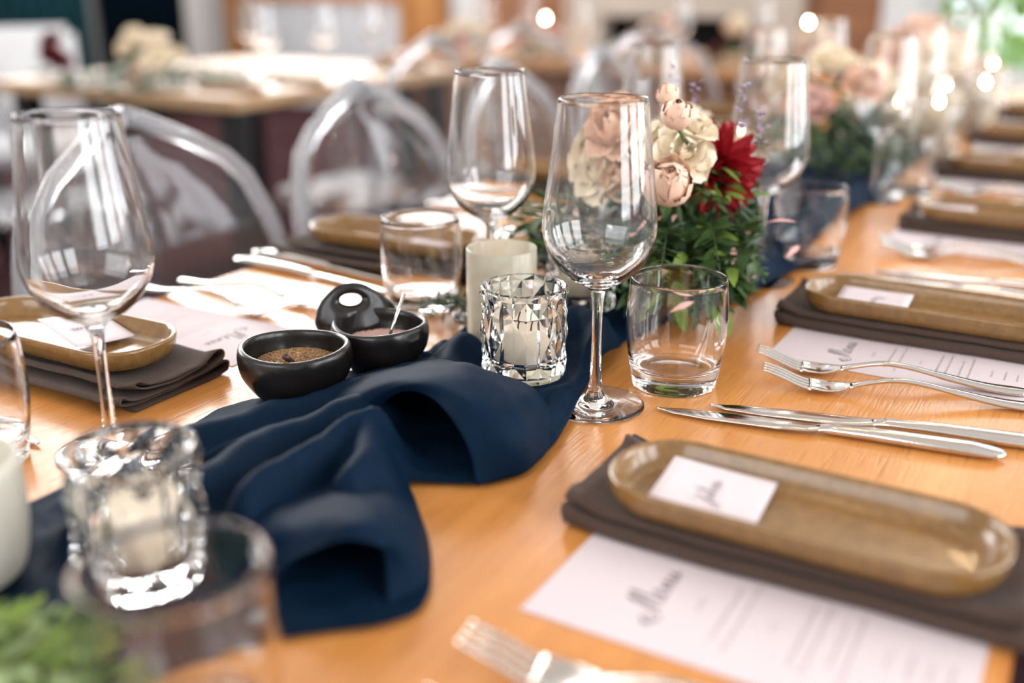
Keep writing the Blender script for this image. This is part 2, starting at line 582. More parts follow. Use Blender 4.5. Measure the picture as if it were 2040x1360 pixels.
def bush(name, label, loc, r, h, n, group, size=0.16):
    root = thing(name, label, 'bush', loc, group=group)
    mb = MB()
    for i in range(n):
        v = rng.normal(size=3)
        v /= np.linalg.norm(v)
        q = v * (0.55 + 0.45 * rng.random()) * np.array([r, r, h * 0.5])
        vs, fs = leaf_verts(size * (0.7 + 0.6 * rng.random()), size * 0.6)
        mb.add(vs, fs, rand_mtx((q[0], q[1], h * 0.55 + q[2]), rng.random() * 6.28, rng.normal() * 0.8, rng.normal() * 0.6))
    obj('foliage', mb.mesh('foliage'), 'garden', root, kind='stuff')
    obj('trunk', MB().tube([(0, 0, 0), (0.03, 0.02, h * 0.3), (0, 0.05, h * 0.6)], [0.07, 0.05, 0.02]).mesh('trunk'), 'bark', root)
for i, (x, y, r, h, lab) in enumerate([(-1.25, 9.9, 0.55, 2.3, 'leafy green bush seen through the end window, beside the pillar'),
                                       (0.15, 10.0, 0.55, 2.0, 'tall leafy bush seen through the middle of the end window'),
                                       (-2.6, 12.8, 0.9, 3.0, 'bush half hidden behind the white pillar outside'),
                                       (1.8, 10.6, 0.7, 2.8, 'bush at the far edge of the end window'),
                                       (-0.7, 13.0, 0.8, 2.2, 'rounded bush further back on the lawn outside')]):
    bush('garden_bush', lab, (x, y, -0.05), r, h, 520, 'bushes outside the end window')

# ------------------------------------------------------------------ tables
def table(name, label, x0, x1, y0, y1, m, legs=True, thick=0.035, panel=None):
    root = thing(name, label, 'table', ((x0 + x1) / 2, (y0 + y1) / 2, 0))
    hx, hy = (x1 - x0) / 2, (y1 - y0) / 2
    obj('table_top', boxmesh('table_top', -hx, hx, -hy, hy, T - thick, T, 0.003), m, root)
    if panel:
        obj('front_panel', boxmesh('front_panel', -hx + 0.06, hx - 0.06, -hy + 0.08, -hy + 0.11, 0.02, T - thick), panel, root)
    if legs:
        ins = 0.08
        for sx in (-1, 1):
            for sy in (-1, 1):
                cx, cy = sx * (hx - ins), sy * (hy - ins)
                obj('leg', boxmesh('leg', cx - 0.03, cx + 0.03, cy - 0.03, cy + 0.03, 0, T - thick), 'blackmetal', root)
        obj('rail', boxmesh('rail', -0.02, 0.02, -hy + 0.1, hy - 0.1, T - thick - 0.06, T - thick), 'blackmetal', root)
    return root
table('dining_table', 'long oiled oak dining table laid for dinner down its whole length', -0.80, 0.0, -0.7, 3.35, 'oak')
table('dining_table', 'second oak table parallel to the first, behind the clear chairs', -3.0, -1.98, 2.02, 3.15, 'oak_pale')
table('head_table', 'oak head table crossing the hall in front of the fireplace', -2.62, -0.55, 3.5, 4.3, 'oak_far', panel='brick')

# ------------------------------------------------------------------ napkin runner of navy cloth down the middle of the table
def seg_dist(x, y, pts):
    best = np.full(x.shape, 9.0)
    for (ax, ay), (bx, by) in zip(pts, pts[1:]):
        dx, dy = bx - ax, by - ay
        t = np.clip(((x - ax) * dx + (y - ay) * dy) / (dx * dx + dy * dy), 0, 1)
        best = np.minimum(best, np.hypot(x - ax - t * dx, y - ay - t * dy))
    return best
RIDGES = [(.020, .015, [(-0.49, 0.43), (-0.476, 0.485), (-0.458, 0.513), (-0.450, 0.549), (-0.432, 0.602)]),
          (.030, .016, [(-0.418, 0.36), (-0.427, 0.442), (-0.42, 0.482), (-0.412, 0.526)]),
          (.036, .011, [(-0.380, 0.362), (-0.383, 0.38), (-0.386, 0.415), (-0.384, 0.458), (-0.377, 0.485)]),
          (.034, .012, [(-0.345, 0.418), (-0.352, 0.441), (-0.385, 0.49)]),
          (.020, .012, [(-0.405, 0.34), (-0.427, 0.393), (-0.433, 0.42)]),
          (.030, .017, [(-0.385, 0.72), (-0.375, 0.768), (-0.345, 0.75), (-0.318, 0.715)]),
          (.011, .012, [(-0.34, 0.60), (-0.331, 0.652), (-0.333, 0.707)]),
          (.022, .014, [(-0.410, 0.61), (-0.428, 0.654), (-0.437, 0.70), (-0.43, 0.75)]),
          (.012, .010, [(-0.297, 0.55), (-0.306, 0.596), (-0.320, 0.650)]),
          (.012, .006, [(-0.470, 0.40), (-0.462, 0.44), (-0.452, 0.475)]),
          (.014, .006, [(-0.395, 0.345), (-0.402, 0.385), (-0.408, 0.43)]),
                    (.012, .007, [(-0.50, 0.36), (-0.505, 0.41), (-0.498, 0.45)]),
          (.010, .006, [(-0.455, 0.62), (-0.452, 0.66), (-0.46, 0.69)]),
          (.014, .008, [(-0.33, 0.655), (-0.345, 0.69), (-0.36, 0.72)]),
          (.020, .016, [(-0.50, 0.10), (-0.46, 0.2), (-0.46, 0.3), (-0.44, 0.34)]),
          (.018, .016, [(-0.38, -0.1), (-0.36, 0.1), (-0.40, 0.25)]),
          (.024, .018, [(-0.39, 0.86), (-0.36, 1.0), (-0.42, 1.2), (-0.38, 1.5), (-0.42, 1.8), (-0.37, 2.2)]),
          (.020, .018, [(-0.30, 1.02), (-0.33, 1.2), (-0.30, 1.45), (-0.34, 1.7), (-0.31, 2.0)])]
LEFT = [(-0.3, -0.52), (0.0, -0.54), (0.2, -0.535), (0.35, -0.53), (0.44, -0.527), (0.478, -0.531), (0.505, -0.536), (0.53, -0.527),
        (0.545, -0.508), (0.60, -0.502), (0.645, -0.496), (0.667, -0.475), (0.70, -0.468), (0.756, -0.48), (0.85, -0.47), (1.0, -0.47),
        (1.3, -0.49), (1.6, -0.47), (1.9, -0.50), (2.3, -0.48)]
RIGHT = [(-0.3, -0.27), (0.0, -0.30), (0.2, -0.32), (0.29, -0.325), (0.318, -0.302), (0.345, -0.271), (0.364, -0.261), (0.385, -0.268), (0.422, -0.295),
         (0.457, -0.328), (0.476, -0.350), (0.486, -0.329), (0.494, -0.312), (0.508, -0.298), (0.536, -0.292), (0.575, -0.293), (0.622, -0.305),
         (0.655, -0.314), (0.712, -0.327), (0.753, -0.327), (0.784, -0.337), (0.85, -0.33), (0.95, -0.29), (1.1, -0.27), (1.3, -0.29), (1.6, -0.27), (1.9, -0.29), (2.3, -0.28)]
def smooth_noise(x, y, f, seed):
    return (np.sin(x * f * 1.0 + seed) * np.cos(y * f * 0.8 + seed * 1.7) + 0.6 * np.sin((x * 0.7 + y) * f * 1.6 + seed * 2.3)) * 0.5
def runner_z(X, Y):
    z = np.full(X.shape, 0.003)
    acc = np.zeros(X.shape)
    for h, w, pts in RIDGES:
        d = seg_dist(X + 0.003 * smooth_noise(X, Y, 60, h * 100), Y, pts)
        acc = np.maximum(acc, h * np.exp(-(d / w) ** 2 * 0.5)) + 0.12 * np.minimum(acc, h * np.exp(-(d / w) ** 2 * 0.5))
    z = z + acc + 0.0016 * (1 + smooth_noise(X, Y, 95, 1.1)) + 0.0007 * (1 + smooth_noise(X, Y, 210, 4.2))
    return z
ys = np.concatenate([np.arange(-0.3, 0.26, 0.012), np.arange(0.26, 0.80, 0.0042), np.arange(0.80, 2.3, 0.015)])
nv = 76
xl = np.interp(ys, *zip(*LEFT))
xr = np.interp(ys, *zip(*RIGHT))
def smooth1(a, n=2):
    for _ in range(n):
        a = np.concatenate([[a[0]], (a[:-2] + 2 * a[1:-1] + a[2:]) / 4, [a[-1]]])
    return a
xl, xr = smooth1(xl), smooth1(xr)
u = np.linspace(0, 1, nv)
X = xl[:, None] * (1 - u) + xr[:, None] * u
Y = np.repeat(ys[:, None], nv, 1)
Z = runner_z(X, Y)
edge = np.clip(np.minimum(u, 1 - u) / 0.10, 0, 1)[None, :]
Z = 0.0025 + (Z - 0.0025) * (0.35 + 0.65 * (edge * edge * (3 - 2 * edge)))
def flatten(cx, cy, r, z0):
    """cloth pressed flat under a candle glass"""
    global Z
    d = np.hypot(X - cx, Y - cy)
    k = np.clip((d - r) / 0.02, 0, 1)
    k = k * k * (3 - 2 * k)
    Z = Z * k + z0 * (1 - k)
VOTIVES = {'c1': (-0.370, 0.665, 0.010), 'c2': (-0.410, 0.845, 0.010), 'c0': (-0.402, 0.316, 0.010), 'amber': (-0.432, 0.737, 0.006), 'cream': (-0.482, 0.268, 0.006)}
for kx, ky, kz in VOTIVES.values():
    flatten(kx, ky, 0.036, kz - 0.0012)
# the foot of the nearest wine glass is tucked under the edge of the cloth
d = np.hypot(X + 0.303, Y - 0.654)
Z = np.where(d < 0.05, np.maximum(Z, 0.0075 * np.clip((0.05 - d) / 0.012, 0, 1)), Z)
runner_mb = MB()
runner_mb.add(*grid_mesh(np.stack([X, Y, Z], -1)))
ARCH1 = [[(-0.401, 0.507, 0.004), (-0.403, 0.518, 0.022), (-0.38, 0.518, 0.042), (-0.354, 0.514, 0.044), (-0.327, 0.501, 0.036), (-0.314, 0.497, 0.02), (-0.308, 0.493, 0.002)],
         [(-0.409, 0.499, 0.012), (-0.408, 0.513, 0.03), (-0.379, 0.516, 0.048), (-0.349, 0.518, 0.052), (-0.32, 0.517, 0.046), (-0.296, 0.517, 0.03), (-0.291, 0.518, 0.003)],
         [(-0.447, 0.513, 0.012), (-0.43, 0.521, 0.028), (-0.396, 0.529, 0.045), (-0.369, 0.548, 0.05), (-0.354, 0.569, 0.046), (-0.306, 0.551, 0.032), (-0.289, 0.541, 0.004)],
         [(-0.484, 0.535, 0.006), (-0.464, 0.557, 0.018), (-0.436, 0.582, 0.026), (-0.407, 0.606, 0.03), (-0.388, 0.622, 0.022), (-0.333, 0.61, 0.022), (-0.296, 0.584, 0.003)],
         [(-0.502, 0.549, 0.001), (-0.492, 0.597, 0.003), (-0.474, 0.646, 0.003), (-0.449, 0.668, 0.006), (-0.415, 0.645, 0.004), (-0.355, 0.625, 0.006), (-0.31, 0.635, 0.002)]]
ARCH2 = [[(-0.334, 0.337, 0.003), (-0.331, 0.342, 0.016), (-0.317, 0.346, 0.028), (-0.299, 0.355, 0.036), (-0.286, 0.362, 0.034), (-0.286, 0.37, 0.022), (-0.277, 0.358, 0.002)],
         [(-0.346, 0.35, 0.016), (-0.325, 0.351, 0.03), (-0.312, 0.36, 0.038), (-0.3, 0.366, 0.041), (-0.292, 0.378, 0.034), (-0.279, 0.381, 0.024), (-0.271, 0.384, 0.003)],
         [(-0.362, 0.354, 0.024), (-0.348, 0.363, 0.03), (-0.332, 0.376, 0.034), (-0.323, 0.391, 0.034), (-0.312, 0.407, 0.028), (-0.301, 0.419, 0.016), (-0.291, 0.417, 0.002)],
         [(-0.412, 0.386, 0.014), (-0.396, 0.398, 0.016), (-0.377, 0.42, 0.016), (-0.366, 0.444, 0.016), (-0.351, 0.459, 0.01), (-0.336, 0.462, 0.004), (-0.322, 0.451, 0.001)]]
for A, nu, nw in ((ARCH1, 44, 60), (ARCH2, 36, 50)):
    G = patch(A, nu, nw)
    G[..., 2] += 0.0008 * smooth_noise(G[..., 0], G[..., 1], 150, 2.0) + 0.0015
    G[..., 2] = np.maximum(G[..., 2], 0.002)
    runner_mb.add(*grid_mesh(G))
run = runner_mb.mesh('table_runner')
ro = obj('table_runner', run, 'navy', loc=(0, 0, T))
tag(ro, 'crumpled navy cloth runner bunched in folds down the middle of the oak table', 'table runner')
sm = ro.modifiers.new('thickness', 'SOLIDIFY')
sm.thickness = 0.0006
sm.offset = 0

# ------------------------------------------------------------------ wine glasses and tumblers
def dense(profile, n):
    return [tuple(p) for p in spline(profile, n)]
GH = 0.225
def wine_glass_meshes():
    seg = 72
    t = 0.0011
    outer = dense([(0.0052, 0.089), (0.0105, 0.0935), (0.022, 0.100), (0.0335, 0.112), (0.0395, 0.127), (0.0406, 0.140), (0.0385, 0.160), (0.0352, 0.185), (0.0325, 0.208), (0.0306, GH - 0.0008)], 44)
    inner = dense([(0.0297, GH - 0.0008), (0.0316, 0.208), (0.0343, 0.185), (0.0376, 0.160), (0.0396, 0.140), (0.0385, 0.127), (0.0325, 0.1135), (0.021, 0.1025), (0.010, 0.0985), (0.0, 0.0975)], 44)
    bowl = outer + [(0.03035, GH), (0.02995, GH)] + inner
    stem = dense([(0.0076, 0.0085), (0.0055, 0.013), (0.0044, 0.022), (0.0036, 0.045), (0.0036, 0.065), (0.0041, 0.080), (0.0052, 0.089)], 24)
    foot = [(0.0, 0.0006), (0.02, 0.0006), (0.035, 0.0), (0.0362, 0.0002), (0.0368, 0.0008), (0.0366, 0.0016)] + dense([(0.0360, 0.0019), (0.026, 0.0028), (0.017, 0.0042), (0.0115, 0.0058), (0.0076, 0.0085)], 16)
    return [mesh_from(n, *lathe(p, seg)) for n, p in (('bowl', bowl), ('stem', stem), ('foot', foot))]
WG = wine_glass_meshes()
def wine_glass(label, x, y, z=T, group=None, rz=0.0):
    r = thing('wine_glass', label, 'wine glass', (x, y, z), rz, group)
    for n, me in zip(('bowl', 'stem', 'foot'), WG):
        obj(n, me, 'glass', r)
    return r
tum_out = [(0.0, 0.0008), (0.024, 0.0008), (0.031, 0.0), (0.0325, 0.0012)] + dense([(0.0331, 0.004), (0.0362, 0.022), (0.0388, 0.045), (0.0386, 0.065), (0.0367, 0.0862)], 24)
tum_in = dense([(0.0349, 0.0862), (0.0368, 0.065), (0.0371, 0.045), (0.0345, 0.024), (0.0305, 0.0165), (0.018, 0.0142), (0.0, 0.0138)], 26)
TUM = mesh_from('tumbler', *lathe(tum_out + [(0.0364, 0.0872), (0.0358, 0.0875), (0.0352, 0.0871)] + tum_in, 72))
def tumbler(label, x, y, z=T, group=None):
    return tag(obj('water_tumbler', TUM, 'glass', loc=(x, y, z)), label, 'tumbler', group)

# ------------------------------------------------------------------ votives and candles
def cut_votive_mesh():
    """pressed glass: staggered diamonds raised between star-shaped grooves"""
    n = 10
    rows = [0.0, 0.005, 0.0155, 0.034, 0.0525, 0.0655, 0.070]
    R = 0.0335
    vs, fs = [], []
    rings = []
    for i, z in enumerate(rows):
        ring = []
        for k in range(n * 2):
            stag = (i % 2)
            peak = ((k + stag) % 2 == 0)
            if i in (0,):
                r = R - 0.002
            elif i == len(rows) - 1:
                r = R - 0.0003
            elif i == 1:
                r = R - 0.0004
            else:
                r = R + (0.0007 if peak else -0.0022)
            a = 2 * PI * k / (2 * n)
            ring.append(len(vs))
            vs.append((r * math.cos(a), r * math.sin(a), z))
        rings.append(ring)
    m = 2 * n
    for i in range(len(rows) - 1):
        for k in range(m):
            k2 = (k + 1) % m
            a, b, c, d = rings[i][k], rings[i][k2], rings[i + 1][k2], rings[i + 1][k]
            if (k + i) % 2 == 0:
                fs += [(a, b, d), (b, c, d)]
            else:
                fs += [(a, b, c), (a, c, d)]
    # rim, inside wall and floor
    inner = []
    for r, z in ((R - 0.0015, 0.0709), (R - 0.0036, 0.0705), (R - 0.0058, 0.06), (R - 0.0062, 0.016), (R - 0.0085, 0.0115)):
        ring = []
        for k in range(m):
            a = 2 * PI * k / m
            ring.append(len(vs))
            vs.append((r * math.cos(a), r * math.sin(a), z))
        inner.append(ring)
    allr = [rings[-1]] + inner
    for A, B in zip(allr, allr[1:]):
        for k in range(m):
            k2 = (k + 1) % m
            fs.append((A[k], A[k2], B[k2], B[k]))
    fs.append(tuple(inner[-1]))
    fs.append(tuple(rings[0][::-1]))
    return mesh_from('cut_glass_votive', vs, fs, smooth=False)
CUTV = cut_votive_mesh()
STRV = mesh_from('plain_votive', *lathe([(0, 0), (0.028, 0), (0.0295, 0.0015), (0.0300, 0.006), (0.0300, 0.0795), (0.0294, 0.0805), (0.0286, 0.0798), (0.0284, 0.01), (0.026, 0.0065), (0, 0.006)], 56))
CREV = mesh_from('round_votive', *lathe(dense([(0.0, 0.0), (0.022, 0.0), (0.030, 0.006), (0.034, 0.025), (0.035, 0.045), (0.0345, 0.066)], 24) + dense([(0.0338, 0.067), (0.0322, 0.066), (0.0322, 0.045), (0.0315, 0.026), (0.026, 0.009), (0, 0.007)], 20), 56))
WAX = mesh_from('wax', *lathe([(0, 0), (0.0195, 0), (0.0205, 0.001), (0.0205, 0.0255), (0.0195, 0.0275), (0.017, 0.0273), (0.008, 0.0255), (0, 0.025)], 40))
WICK = MB().tube([(0, 0, 0.024), (0.0006, 0, 0.030), (0.0016, 0.0006, 0.034)], 0.0007, 6).mesh('wick')
FLAME = mesh_from('flame', *lathe(dense([(0, 0), (0.0022, 0.003), (0.0026, 0.006), (0.0015, 0.011), (0, 0.016)], 12), 12))
def candle(label, x, y, z, lit=False, s=1.0, group=None):
    r = thing('candle', label, 'candle', (x, y, z), 0, group)
    r.scale = (1, 1, s)
    obj('wax', WAX, 'wax', r)
    obj('wick', WICK, 'wick', r)
    if lit:
        f = obj('flame', FLAME, 'flame', r, loc=(0.0015, 0.0005, 0.033), label='glowing orange flame')
        f.scale = (1.3, 1.3, 1.0 / s)
    return r
def votive(me, m, label, x, y, z, rz=0.0, group=None):
    o = tag(obj('votive_holder', me, m, loc=(x, y, z)), label, 'candle holder', group)
    o.rotation_euler = (0, 0, rz)
    return o

# ------------------------------------------------------------------ cutlery
def fork_thing():
    zf = spline([(0, .0165), (.015, .0115), (.032, .0052), (.05, .0028), (.064, .0058), (.08, .0105), (.098, .0142), (.118, .0132), (.145, .0085), (.175, .0042), (.204, .0030)], 80)
    zs = lambda s: float(np.interp(s, zf[:, 0], zf[:, 1]))
    wp = [(0.036, .0112), (.045, .0122), (.055, .0112), (.064, .0066), (.072, .0036), (.085, .0028), (.11, .0030), (.14, .0045), (.17, .0066), (.19, .0080), (.199, .0072), (.2035, .0042), (.205, .0012)]
    W = lambda s: float(np.interp(s, *zip(*wp)))
    root = thing('fork', 'x', 'fork')
    def strip(s0, s1, n, half, thick, off=lambda s: 0.0, dish=0.0, round_=True):
        vs, fs = [], []
        m = 12
        for s in np.linspace(s0, s1, n):
            h, t = half(s), thick(s)
            for k in range(m):
                a = 2 * PI * k / m
                yy = h * math.copysign(abs(math.cos(a)) ** 0.7, math.cos(a))
                zz = t * math.copysign(abs(math.sin(a)) ** 0.8, math.sin(a))
                vs.append((s, yy + off(s), zs(s) + zz + dish * (yy / 0.012) ** 2 * 0.002))
        for i in range(n - 1):
            for k in range(m):
                k2 = (k + 1) % m
                fs.append((i * m + k, i * m + k2, (i + 1) * m + k2, (i + 1) * m + k))
        fs.append(tuple(range(m))[::-1])
        fs.append(tuple((n - 1) * m + k for k in range(m)))
        return MB().add(vs, fs).mesh('strip', fix=True)
    obj('head', strip(.036, .068, 16, W, lambda s: .0012, dish=1.0), 'steel', root)
    obj('handle', strip(.066, .205, 44, W, lambda s: .0017 if s < .14 else .0022), 'steel', root)
    for q in (-1.5, -0.5, 0.5, 1.5):
        obj('tine', strip(.0, .0375, 12, lambda s: .0010 + .0007 * min(1, s / .012), lambda s: .0006 + .0007 * min(1, s / .01),
                          off=lambda s, q=q: q * (.0056 + .0004 * min(1, s / .03))), 'steel', root)
    return root
def knife_thing():
    root = thing('knife', 'x', 'knife')
    n, m = 40, 14
    def body(s0, s1, wl, wr, th, zc):
        vs, fs = [], []
        for s in np.linspace(s0, s1, n):
            a0, a1, t = wl(s), wr(s), th(s)
            c, h = (a0 + a1) / 2, (a1 - a0) / 2
            for k in range(m):
                a = 2 * PI * k / m
                vs.append((s, c + h * math.copysign(abs(math.cos(a)) ** 0.8, math.cos(a)), zc(s) + t * math.copysign(abs(math.sin(a)) ** 0.9, math.sin(a))))
        for i in range(n - 1):
            for k in range(m):
                k2 = (k + 1) % m
                fs.append((i * m + k, i * m + k2, (i + 1) * m + k2, (i + 1) * m + k))
        fs.append(tuple(range(m))[::-1])
        fs.append(tuple((n - 1) * m + k for k in range(m)))
        return MB().add(vs, fs).mesh('body', fix=True)
    I = lambda pts: (lambda s: float(np.interp(s, *zip(*pts))))
    blade = body(0, .118, I([(0, -.001), (.012, -.0062), (.04, -.0098), (.09, -.0105), (.108, -.0085), (.118, -.0045)]),
                 I([(0, .001), (.02, .0045), (.06, .0065), (.118, .0055)]), I([(0, .0005), (.02, .0009), (.118, .0016)]), I([(0, .0022), (.118, .0042)]))
    handle = body(.114, .236, I([(.114, -.0042), (.122, -.0052), (.15, -.0062), (.2, -.0085), (.226, -.0092), (.234, -.006), (.236, -.001)]),
                  I([(.114, .0048), (.122, .0056), (.15, .0064), (.2, .0085), (.226, .0092), (.234, .006), (.236, .001)]),
                  I([(.114, .0016), (.122, .0034), (.16, .0042), (.215, .0040), (.236, .0012)]), I([(.114, .0042), (.15, .0048), (.236, .0042)]))
    obj('blade', blade, 'steel', root)
    obj('handle', handle, 'steel', root)
    return root
FORK, KNIFE = fork_thing(), knife_thing()
used = {'fork': False, 'knife': False}
def cutlery(kind, label, tip, end, group=None, z=T):
    """lay a fork or knife with its tip at tip and its handle towards end"""
    src = FORK if kind == 'fork' else KNIFE
    rz = math.atan2(end[1] - tip[1], end[0] - tip[0])
    if not used[kind]:
        used[kind] = True
        src.location = (tip[0], tip[1], z)
        src.rotation_euler = (0, 0, rz)
        src['label'] = label
        if group:
            src['group'] = group
        return src
    return dup(src, label, (tip[0], tip[1], z), rz, group=group)

# ------------------------------------------------------------------ plates, napkins, cards, menus
def rounded(hx, hy, r, n=10):
    out = []
    for cx, cy, a0 in ((hx - r, hy - r, 0), (-hx + r, hy - r, PI/2), (-hx + r, -hy + r, PI), (hx - r, -hy + r, 1.5 * PI)):
        for k in range(n):
            a = a0 + PI / 2 * k / (n - 1)
            out.append((cx + r * math.cos(a), cy + r * math.sin(a)))
    return out
def plate_mesh():
    hx, hy, r = 0.1085, 0.0415, 0.037
    prof = [(-0.020, 0.0), (-0.008, 0.0002), (-0.004, 0.0025), (-0.0012, 0.009), (0.0, 0.0155), (-0.0004, 0.0172), (-0.0018, 0.0180), (-0.0034, 0.0174), (-0.0048, 0.014), (-0.0072, 0.0075), (-0.0105, 0.0048), (-0.017, 0.0040)]
    vs, fs, rings = [], [], []
    for o, z in prof:
        ring = []
        for x, y in rounded(hx + o, hy + o, max(0.004, r + o)):
            ring.append(len(vs))
            vs.append((x, y, z + 0.0004 * math.sin(x * 60)))
        rings.append(ring)
    for A, B in zip(rings, rings[1:]):
        n = len(A)
        for k in range(n):
            k2 = (k + 1) % n
            fs.append((A[k], A[k2], B[k2], B[k]))
    fs.append(tuple(rings[0][::-1]))
    fs.append(tuple(rings[-1]))
    return mesh_from('plate', vs, fs)
PLATE = plate_mesh()

def napkin_mesh(length=0.25, big=True):
    """one cloth folded to and fro: the folded strip runs along x, its loops show at the ends and long sides"""
    path = [(0.044, 0.0012), (0.0, 0.0012), (-0.046, 0.0014), (-0.0535, 0.0042), (-0.050, 0.0082), (-0.036, 0.0066), (0.0, 0.0040), (0.040, 0.0042),
            (0.054, 0.0062), (0.0590, 0.0094), (0.054, 0.0120), (0.046, 0.0086), (0.02, 0.0066), (-0.02, 0.0072), (-0.040, 0.0098), (-0.048, 0.0120), (-0.049, 0.0146), (-0.042, 0.0152),
            (-0.02, 0.0104), (0.01, 0.0092), (0.032, 0.0112), (0.042, 0.0150), (0.036, 0.0172), (0.025, 0.0128), (0.0, 0.0118), (-0.030, 0.0122)]
    pl = spline(path, 110)
    nx = 26
    G = np.zeros((nx, len(pl), 3))
    for i in range(nx):
        x = -length / 2 + length * i / (nx - 1)
        G[i, :, 0] = x + 0.0015 * np.sin(pl[:, 1] * 500)
        G[i, :, 1] = pl[:, 0] * (1 + 0.025 * math.sin(x * 17 + 1)) + 0.0015 * math.sin(x * 31)
        endc = max(0, abs(x) / (length / 2) - 0.84) / 0.16
        G[i, :, 2] = pl[:, 1] * (0.92 + 0.42 * endc) + 0.0003 * np.sin(x * 120 + pl[:, 0] * 200)
    me = mesh_from('napkin', *grid_mesh(G))
    return solid(me, 0.0012)
NAPKIN = napkin_mesh()

def ribbon(mb, pts, w, z=0.0):
    P = np.asarray(pts, float)
    d = np.gradient(P, axis=0)
    d /= np.maximum(1e-9, np.linalg.norm(d, axis=1))[:, None]
    nrm = np.stack([-d[:, 1], d[:, 0]], 1)
    ww = w if hasattr(w, '__len__') else [w] * len(P)
    vs, fs = [], []
    for i in range(len(P)):
        vs.append((P[i, 0] + nrm[i, 0] * ww[i] / 2, P[i, 1] + nrm[i, 1] * ww[i] / 2, z))
        vs.append((P[i, 0] - nrm[i, 0] * ww[i] / 2, P[i, 1] - nrm[i, 1] * ww[i] / 2, z))
    for i in range(len(P) - 1):
        fs.append((2 * i, 2 * i + 1, 2 * i + 3, 2 * i + 2))
    mb.add(vs, fs)

def script_strokes(mb, strokes, sx, ox, oy, z, w):
    """brush lettering: strokes in letter units, text direction = +x"""
    for st in strokes:
        p = spline(st, 12 * len(st))
        d = np.gradient(p, axis=0)
        ang = np.abs(d[:, 1]) / np.maximum(1e-9, np.hypot(d[:, 0], d[:, 1]))
        ww = w * (0.45 + 0.9 * ang * (d[:, 1] < 0) + 0.25 * ang)
        ribbon(mb, np.stack([ox + p[:, 0] * sx, oy + p[:, 1] * sx], 1), ww, z)
MENU_WORD = [[(-0.9, 0.15), (-0.55, -0.2), (-0.2, 0.1), (-0.5, 0.35), (-0.7, 0.0), (-0.3, -0.35), (0.1, -0.1), (0.35, 0.9), (0.55, 1.35), (0.62, 1.2), (0.45, 0.3), (0.35, -0.1)],
             [(0.35, -0.1), (0.7, 0.8), (1.0, 1.45), (1.08, 1.2), (0.95, 0.3), (1.0, -0.05), (1.3, 0.1)],
             [(1.3, 0.1), (1.6, 0.4), (1.55, 0.6), (1.38, 0.35), (1.45, 0.0), (1.75, 0.05), (2.0, 0.45)],
             [(2.0, 0.45), (2.03, 0.0), (2.2, 0.45), (2.36, 0.42), (2.4, 0.02), (2.6, 0.1), (2.75, 0.5)],
             [(2.75, 0.5), (2.72, 0.1), (2.95, 0.02), (3.12, 0.5), (3.14, 0.05), (3.4, 0.2)]]
NAME_WORD = [[(0.1, 1.0), (0.5, 1.15), (0.9, 1.0), (0.6, 0.4), (0.35, -0.5), (0.0, -0.55), (0.3, -0.05), (0.85, 0.2)],
             [(0.85, 0.45), (0.85, 0.05), (1.05, 0.02), (1.2, 0.45), (1.22, 0.05), (1.5, 0.3)],
             [(1.5, 0.3), (1.75, 1.15), (1.62, 1.2), (1.55, 0.1), (1.85, 0.2)],
             [(1.85, 0.2), (2.05, 0.5), (1.98, 0.05), (2.3, 0.2)],
             [(2.3, 0.2), (2.6, 0.48), (2.4, 0.5), (2.35, 0.1), (2.6, 0.05), (2.72, 0.48), (2.75, 0.05), (3.1, 0.3)]]
NAME_WORD2 = [[(0.0, 0.1), (0.3, 1.1), (0.45, 1.1), (0.55, 0.0)], [(0.15, 0.45), (0.7, 0.5)], [(0.6, 0.0), (0.8, 0.45), (0.9, 0.1), (1.1, 0.45), (1.2, 0.05), (1.4, 0.2)],
              [(1.4, 0.2), (1.65, 0.5), (1.5, 0.1), (1.8, 0.05), (2.0, 0.45), (2.0, 0.05), (2.3, 0.2)], [(2.3, 0.2), (2.5, -0.6), (2.3, -0.5), (2.7, 0.35)]]
def rot_text(mb, f):
    """lettering runs along +y of the sheet with its top towards -x"""
    q = MB()
    f(q)
    mb.v += [(-y, x, z) for x, y, z in q.v]
    mb.f += q.f
MW, ML = 0.099, 0.210          # menu card: 99 x 210, long side along x
def menu_meshes():
    sheet = boxmesh('sheet', -ML / 2, ML / 2, -MW / 2, MW / 2, 0, 0.0004)
    a = MB()
    rot_text(a, lambda q: script_strokes(q, MENU_WORD, 0.0125, -0.019, 0.045, 0.0005, 0.0012))
    b = MB()
    rg = random.Random(3)
    def lines(q):
        for pos, width in ((0.026, 0.012), (0.012, 0.052), (0.004, 0.064), (-0.012, 0.008), (-0.026, 0.056), (-0.033, 0.062), (-0.043, 0.040), (-0.050, 0.058), (-0.066, 0.014), (-0.076, 0.020), (-0.085, 0.016), (-0.094, 0.022)):
            x = -width / 2
            while x < width / 2:
                w = rg.uniform(0.003, 0.008)
                # each word: a run of short upright letter strokes
                k = x
                while k < min(x + w, width / 2):
                    hgt = rg.uniform(0.0011, 0.0019)
                    ribbon(q, [(k, pos), (k + 0.0001, pos + hgt)], 0.00042, 0.0005)
                    ribbon(q, [(k, pos + rg.uniform(0, hgt)), (k + 0.0007, pos + rg.uniform(0, hgt))], 0.00036, 0.00051)
                    k += 0.00105
                x += w + 0.0015
    rot_text(b, lines)
    return sheet, a.mesh('title', smooth=False), b.mesh('dishes', smooth=False)
MENU_ME = menu_meshes()
def menu(label, x, y, rz=0.0, group=None):
    r = thing('menu_card', label, 'menu', (x, y, T + 0.0003), rz, group)
    for n, me, m in zip(('sheet', 'title_lettering', 'dish_lettering'), MENU_ME, ('paper', 'ink', 'print')):
        obj(n, me, m, r)
    return r
